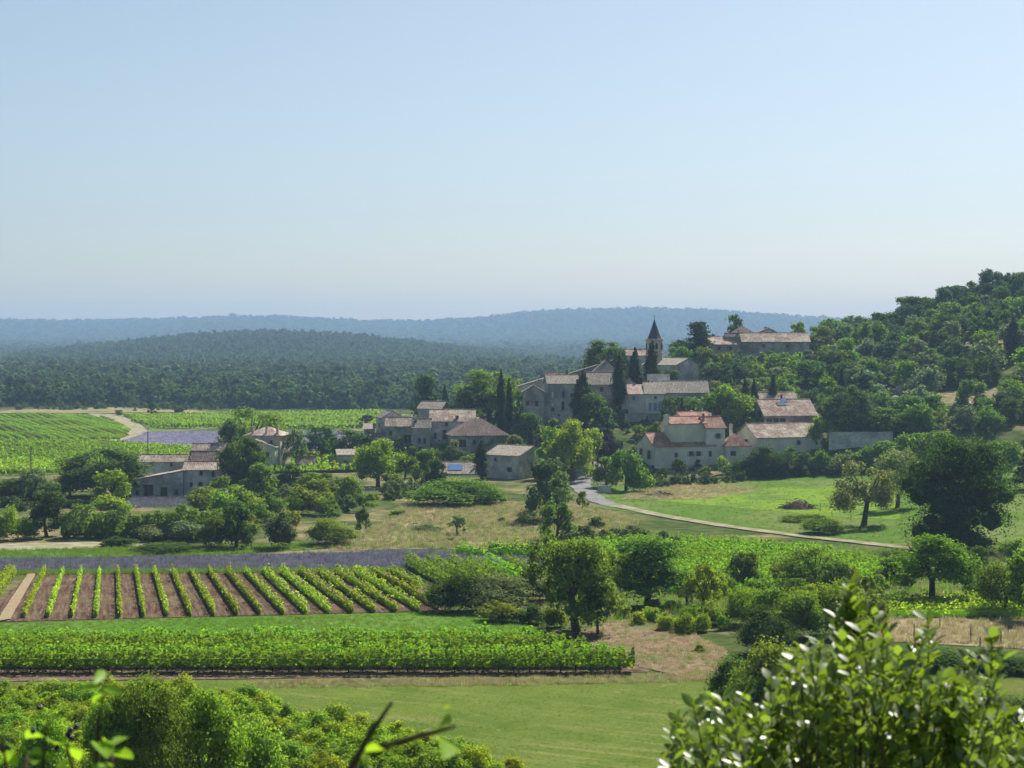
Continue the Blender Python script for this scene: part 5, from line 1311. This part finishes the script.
for k in range(26):
    x = g3.uniform(690, 885); y = g3.uniform(582, 612); w_ = g3.uniform(16, 34)
    T(x, y, y-w_*g3.uniform(.7, 1.1), w_, g3.choice(('bush', 'bush', 'airy', 'round')), g3.choice(('fresh', 'bright', 'mid', 'olive', 'yellow')), 'light green shrub among others between the central vines and the thicket', 'shrub', 'shrub', trunk=False, group='shrubs between the central vines and the thicket')
# village ground scrub
n = 900; U = g.uniform(335, 700, n); Yd = g.uniform(372, 500, n); X = (U-512)/F*Yd; s = g.uniform(1, 2.8, n)
k = (hz(X, Yd) > -1.4) & ~((U > 570) & (U < 612) & (Yd < 400))
X, Yd, s = X[k], Yd[k], s[k]
scatter('undergrowth', np.stack([X, Yd, hz(X, Yd)-.2], 1), np.stack([s, s, s*.8], 1), UG_, 'garden scrub between the village houses', 'undergrowth')

# ================================================================ FOREGROUND PLANTS
def leaf_geo(L, W, fold=.18, curl=.12):
    # oval leaf with a midrib fold, base at origin pointing +y
    V = []; T_ = []; prof = [(0, .06), (.18, .55), (.45, 1), (.75, .8), (.93, .35), (1, .03)]
    for t, w in prof:
        z = -curl*L*t*t
        V += [(-W/2*w, t*L, z+fold*W*w*.5), (0, t*L, z), (W/2*w, t*L, z+fold*W*w*.5)]
    for i in range(len(prof)-1):
        b0 = i*3
        for k_ in (0, 1): T_.append((b0+k_, b0+k_+1, b0+4+k_, b0+3+k_))
    return np.array(V), np.array(T_)
LV, LQ = leaf_geo(1, .58)
def put_leaves(P, Dr, Nn, S, wf=1.0):
    """P base, Dr direction, Nn approx normal, S length -> verts, quads"""
    Dr = Dr/np.linalg.norm(Dr, axis=1)[:, None]; X = np.cross(Dr, Nn); X /= np.linalg.norm(X, axis=1)[:, None]+1e-9; Z = np.cross(X, Dr)
    v = P[:, None]+S[:, None, None]*(LV[None, :, 0:1]*wf*X[:, None]+LV[None, :, 1:2]*Dr[:, None]+LV[None, :, 2:3]*Z[:, None])
    q = LQ[None]+(np.arange(len(P))*len(LV))[:, None, None]
    return v.reshape(-1, 3), q.reshape(-1, 4)
GLO = leaf_mat('glossy_leaf', (.155,.265,.045), trans=.45, gloss=.07, rough=.42, var=.4, yel=(1.55,1.5,.65))
SPL = leaf_mat('soft_leaf', (.20,.33,.025), trans=.6, gloss=.02, rough=.4, var=.2)
def shoot(g, base, tip, nleaf, size, mb, L, r0=.006, twigs=0):
    base = np.array(base, float); tip = np.array(tip, float); n = 8
    bow = g.normal(0, .03, 3)*np.linalg.norm(tip-base)
    pts = [base+(tip-base)*t+bow*math.sin(math.pi*t) for t in np.linspace(0, 1, n)]
    mb.tube(pts, list(np.linspace(r0, .0015, n)), 5)
    pts = np.array(pts)
    for i in range(nleaf):
        t = 1-(i/nleaf)**1.1*.72; f = t*(n-1); j = min(int(f), n-2); p = pts[j]+(pts[j+1]-pts[j])*(f-j); d = pts[j+1]-pts[j]; d /= np.linalg.norm(d)
        a = i*2.4+g.uniform(-.5, .5); s = np.array((math.cos(a), math.sin(a), 0)); dr = s*g.uniform(.6, 1)+d*g.uniform(.5, 1.2)+np.array((0, 0, g.uniform(-.15, .3)))
        L.append((p, dr, d+s*-.3+g.normal(0, .35, 3), size*g.uniform(.7, 1.2)))
    return pts
gg = np.random.default_rng(77)
t = thing('glossy_bush', 'glossy leaved bush with sunlit leaves close to the camera at lower right', 'bush', (at(850, 768, 5)[0], 5, hz1(1.2, 5)))
org = np.array(t.location); mb = MB(); L = []
outl = [(668,728),(690,704),(715,694),(745,694),(775,674),(800,652),(822,634),(838,612),(850,590),(858,606),(880,622),(905,632),(925,628),(945,646),(965,652),(990,645),(1004,658),(1015,706),(1040,728)]
ox = [o[0] for o in outl]; oy = [o[1] for o in outl]
root = np.array((at(850, 768, 5)[0], 5, hz1(1.2, 5)))
nshoot = 105
for i in range(nshoot):
    x = 662+(1036-662)*((i+.5)/nshoot)+gg.uniform(-4, 4); D = gg.uniform(4.3, 5.7); yt = np.interp(x, ox, oy)
    dep = gg.choice([0, 0, 1, 1, 2]); y = yt+dep*gg.uniform(18, 42)+gg.uniform(0, 8)
    if i == 52: x = 850; y = 588; D = 5.0
    tip = at(x, y, D); b0 = tip+np.array((-(x-850)/F*D*.25+gg.normal(0, .02), gg.normal(0, .05), -gg.uniform(.28, .42)*(1.5 if i == 52 else 1)))
    shoot(gg, b0-org, tip-org, 21 if i != 52 else 38, .041, mb, L, .003 if i != 52 else .005)
    if i % 7 == 0:
        mb.tube([(0, 0, -.1), tuple((b0-org)*np.array((.5, .5, .6))), tuple(b0-org)], [.02, .014, .006], 6)
for (x, y, x0, y0) in ((851,586,850,680),(846,600,849,660),(857,604,851,668),(874,612,866,690),(836,616,842,690),(927,618,922,700),(992,636,986,710),(862,628,852,680)):
    D = 4.95; shoot(gg, at(x0, y0, D)-org, at(x, y, D)-org, 16, .044, mb, L, .0035)
# lower fill
for i in range(300):
    x = gg.uniform(672, 1034); D = gg.uniform(4.4, 5.9); yt = np.interp(x, ox, oy); y = min(yt+gg.uniform(28, 130), 800); tip = at(x, y, D)
    b0 = tip+np.array((gg.normal(0, .05), gg.normal(0, .05), -.2)); shoot(gg, b0-org, tip-org, 17, .041, mb, L, .0025)
P = np.array([l[0] for l in L]); Dr = np.array([l[1] for l in L]); Nn = np.array([l[2] for l in L]); S = np.array([l[3] for l in L])
v, q = put_leaves(P, Dr, Nn, S); link('leaves', mesh_np('leaves', v, q, smooth=True), GLO, t); link('stems', mb.mesh('stems'), M['bark'], t)
# leafy sprig at lower left
def sprig(name, label, stems, size, D, seed, mat, berries=(), rad=.0027):
    g = np.random.default_rng(seed); b0 = at(stems[0][0][0], stems[0][0][1], D); zz = hz1(b0[0], D)
    t = thing(name, label, 'branch', (b0[0], D, zz)); org = np.array(t.location); mb = MB(); P, Dd, Nn, S = [], [], [], []
    for si, (a, c, leaves) in enumerate(stems):
        A = at(a[0], a[1], D); C = at(c[0], c[1], D+g.uniform(-.1, .1))
        if a[1] > 766: mb.tube([(A[0]-org[0], A[1]-org[1], -.05), tuple(A-org)], [rad*1.8, rad*1.2], 6)
        mb.tube([tuple(A-org), tuple((A+C)/2-org+g.normal(0, .004, 3)), tuple(C-org)], [rad*1.2, rad, rad*.5], 6)
        for (bx, by, tx, ty) in leaves:
            p0 = at(bx, by, D+g.uniform(-.05, .05)); p1 = at(tx, ty, D+g.uniform(-.15, .15)); d = p1-p0
            P.append(p0-org); Dd.append(d); Nn.append(np.array((g.normal(0, .5), -.25, 1.0))); S.append(np.linalg.norm(d)*.75)
    v, q = put_leaves(np.array(P), np.array(Dd), np.array(Nn), np.array(S), .47); link('leaves', mesh_np('leaves', v, q, smooth=True), mat, t)
    link('stem', mb.mesh('stem'), M['bark'], t)
    for (bx, by) in berries:
        p = at(bx, by, D)-org; b = link('berry', mesh_np('berry', ICO2[0]*.0055, None, ICO2[1], smooth=True), surf('dark_berry', (.012,.01,.03), (.02,.015,.05), 5, rough=.25) if 'dark_berry' not in bpy.data.materials else bpy.data.materials['dark_berry'], t); b.location = p
sprig('leafy_sprig', 'blurred bright green sprig with dark berries close to the camera at lower left',
 [((96,775),(108,668),[(106,672,123,686),(105,671,94,682),(104,688,123,690),(100,688,70,684),(104,700,118,716),(103,694,90,702),(97,742,112,750)]),
  ((118,778),(113,742),[(113,746,134,727),(114,747,92,746),(113,752,136,754),(112,746,104,732),(114,768,86,762),(116,770,104,757)]),
  ((42,778),(48,716),[(48,720,60,712),(46,738,24,728),(46,740,66,744),(45,752,58,760),(44,760,30,756),(47,728,40,716)]),
  ((8,778),(2,738),[(4,742,-18,736),(4,742,22,752),(4,752,18,764),(2,738,6,724),(5,760,-10,764)]),
  ((75,778),(66,742),[(66,744,52,738),(67,748,84,756),(70,760,56,766)]),
  ((24,778),(28,752),[(28,752,14,744),(28,754,42,748)])], .05, 2.9, 5, SPL,
 [(39,708),(70,730),(76,727),(33,731),(71,738),(57,747),(68,735)])
sprig('bare_twig', 'blurred dark twig with small bright leaves rising in front of the mown field',
 [((348,775),(392,702),[(372,748,360,764),(366,752,392,738),(360,760,378,772)]),
  ((368,752),(456,726),[(432,734,447,746),(437,731,447,710),(447,709,430,701),(405,742,398,730),(420,738,414,727),(395,745,386,752),(404,744,392,760),(447,742,450,752)])], .03, 2.6, 8, SPL, rad=.0045)

# ================================================================ AIR, SKY, SUN, CAMERA
SUN_AZ, SUN_EL = R(28), R(43)
HAZE = 1.7e-4
hb = MB(); hb.box(-5200, 5200, -260, 7900, -12, 190); hm_, nt, ns, ls = new_mat('valley_air')
pv = N(ns, 'ShaderNodeVolumePrincipled'); pv.inputs['Color'].default_value = (.34,.51,.76,1); pv.inputs['Density'].default_value = HAZE; pv.inputs['Anisotropy'].default_value = .1
o_ = N(ns, 'ShaderNodeOutputMaterial'); ls.new(pv.outputs[0], o_.inputs['Volume'])
tag(link('haze', hb.mesh('haze'), hm_), 'bluish summer haze over the valley', 'haze', None, 'stuff')
w = bpy.data.worlds.new('World'); scene.world = w; w.use_nodes = True; wn = w.node_tree; wn.nodes.clear()
sk = wn.nodes.new('ShaderNodeTexSky'); sk.sky_type = 'NISHITA'; sk.sun_disc = False; sk.sun_elevation = SUN_EL; sk.sun_rotation = SUN_AZ
sk.altitude = 300; sk.air_density = 1.0; sk.dust_density = 1.2; sk.ozone_density = 2.0
bg = wn.nodes.new('ShaderNodeBackground'); bg.inputs[1].default_value = .053
wo_ = wn.nodes.new('ShaderNodeOutputWorld'); hsv = wn.nodes.new('ShaderNodeHueSaturation'); hsv.inputs['Saturation'].default_value = .82; hsv.inputs['Hue'].default_value = .49
wn.links.new(sk.outputs[0], hsv.inputs['Color']); tcw = wn.nodes.new('ShaderNodeTexCoord'); spz = wn.nodes.new('ShaderNodeSeparateXYZ'); wn.links.new(tcw.outputs['Generated'], spz.inputs[0])
mrw = wn.nodes.new('ShaderNodeMapRange'); wn.links.new(spz.outputs['Z'], mrw.inputs[0]); mrw.inputs[1].default_value = 0; mrw.inputs[2].default_value = .07
mw = wn.nodes.new('ShaderNodeMix'); mw.data_type = 'RGBA'; wn.links.new(mrw.outputs[0], mw.inputs[0]); mw.inputs[6].default_value = (1.08, 1.03, .90, 1); mw.inputs[7].default_value = (.94, .965, 1.0, 1)
mm = wn.nodes.new('ShaderNodeVectorMath'); mm.operation = 'MULTIPLY'; wn.links.new(hsv.outputs[0], mm.inputs[0]); wn.links.new(mw.outputs[2], mm.inputs[1]); wn.links.new(mm.outputs[0], bg.inputs[0]); wn.links.new(bg.outputs[0], wo_.inputs[0])
sl = bpy.data.lights.new('sun', 'SUN'); sl.energy = 5.0; sl.angle = R(.5); sl.color = (1, .95, .86)
so = bpy.data.objects.new('sun', sl); COL.objects.link(so)
from mathutils import Vector
sd = Vector((math.sin(SUN_AZ)*math.cos(SUN_EL), math.cos(SUN_AZ)*math.cos(SUN_EL), math.sin(SUN_EL)))
so.rotation_euler = sd.to_track_quat('Z', 'Y').to_euler()
cam = bpy.data.cameras.new('camera'); cam.sensor_width = 36; cam.lens = 36*F/1024; cam.clip_start = .1; cam.clip_end = 40000
cam.dof.use_dof = True; cam.dof.focus_distance = 300; cam.dof.aperture_fstop = 9
co = bpy.data.objects.new('camera', cam); COL.objects.link(co); co.location = (0, 0, CAMZ); co.rotation_euler = (R(90)-PITCH, 0, 0); scene.camera = co
scene.view_settings.view_transform = 'Standard'; scene.view_settings.look = 'None'; scene.view_settings.exposure = .95; scene.view_settings.gamma = 1
scene.cycles.max_bounces = 6; scene.cycles.diffuse_bounces = 3; scene.cycles.glossy_bounces = 2; scene.cycles.transmission_bounces = 3; scene.cycles.volume_bounces = 1
scene.cycles.use_denoising = True; scene.cycles.use_adaptive_sampling = True; scene.cycles.adaptive_threshold = .03
scene.render.use_persistent_data = False
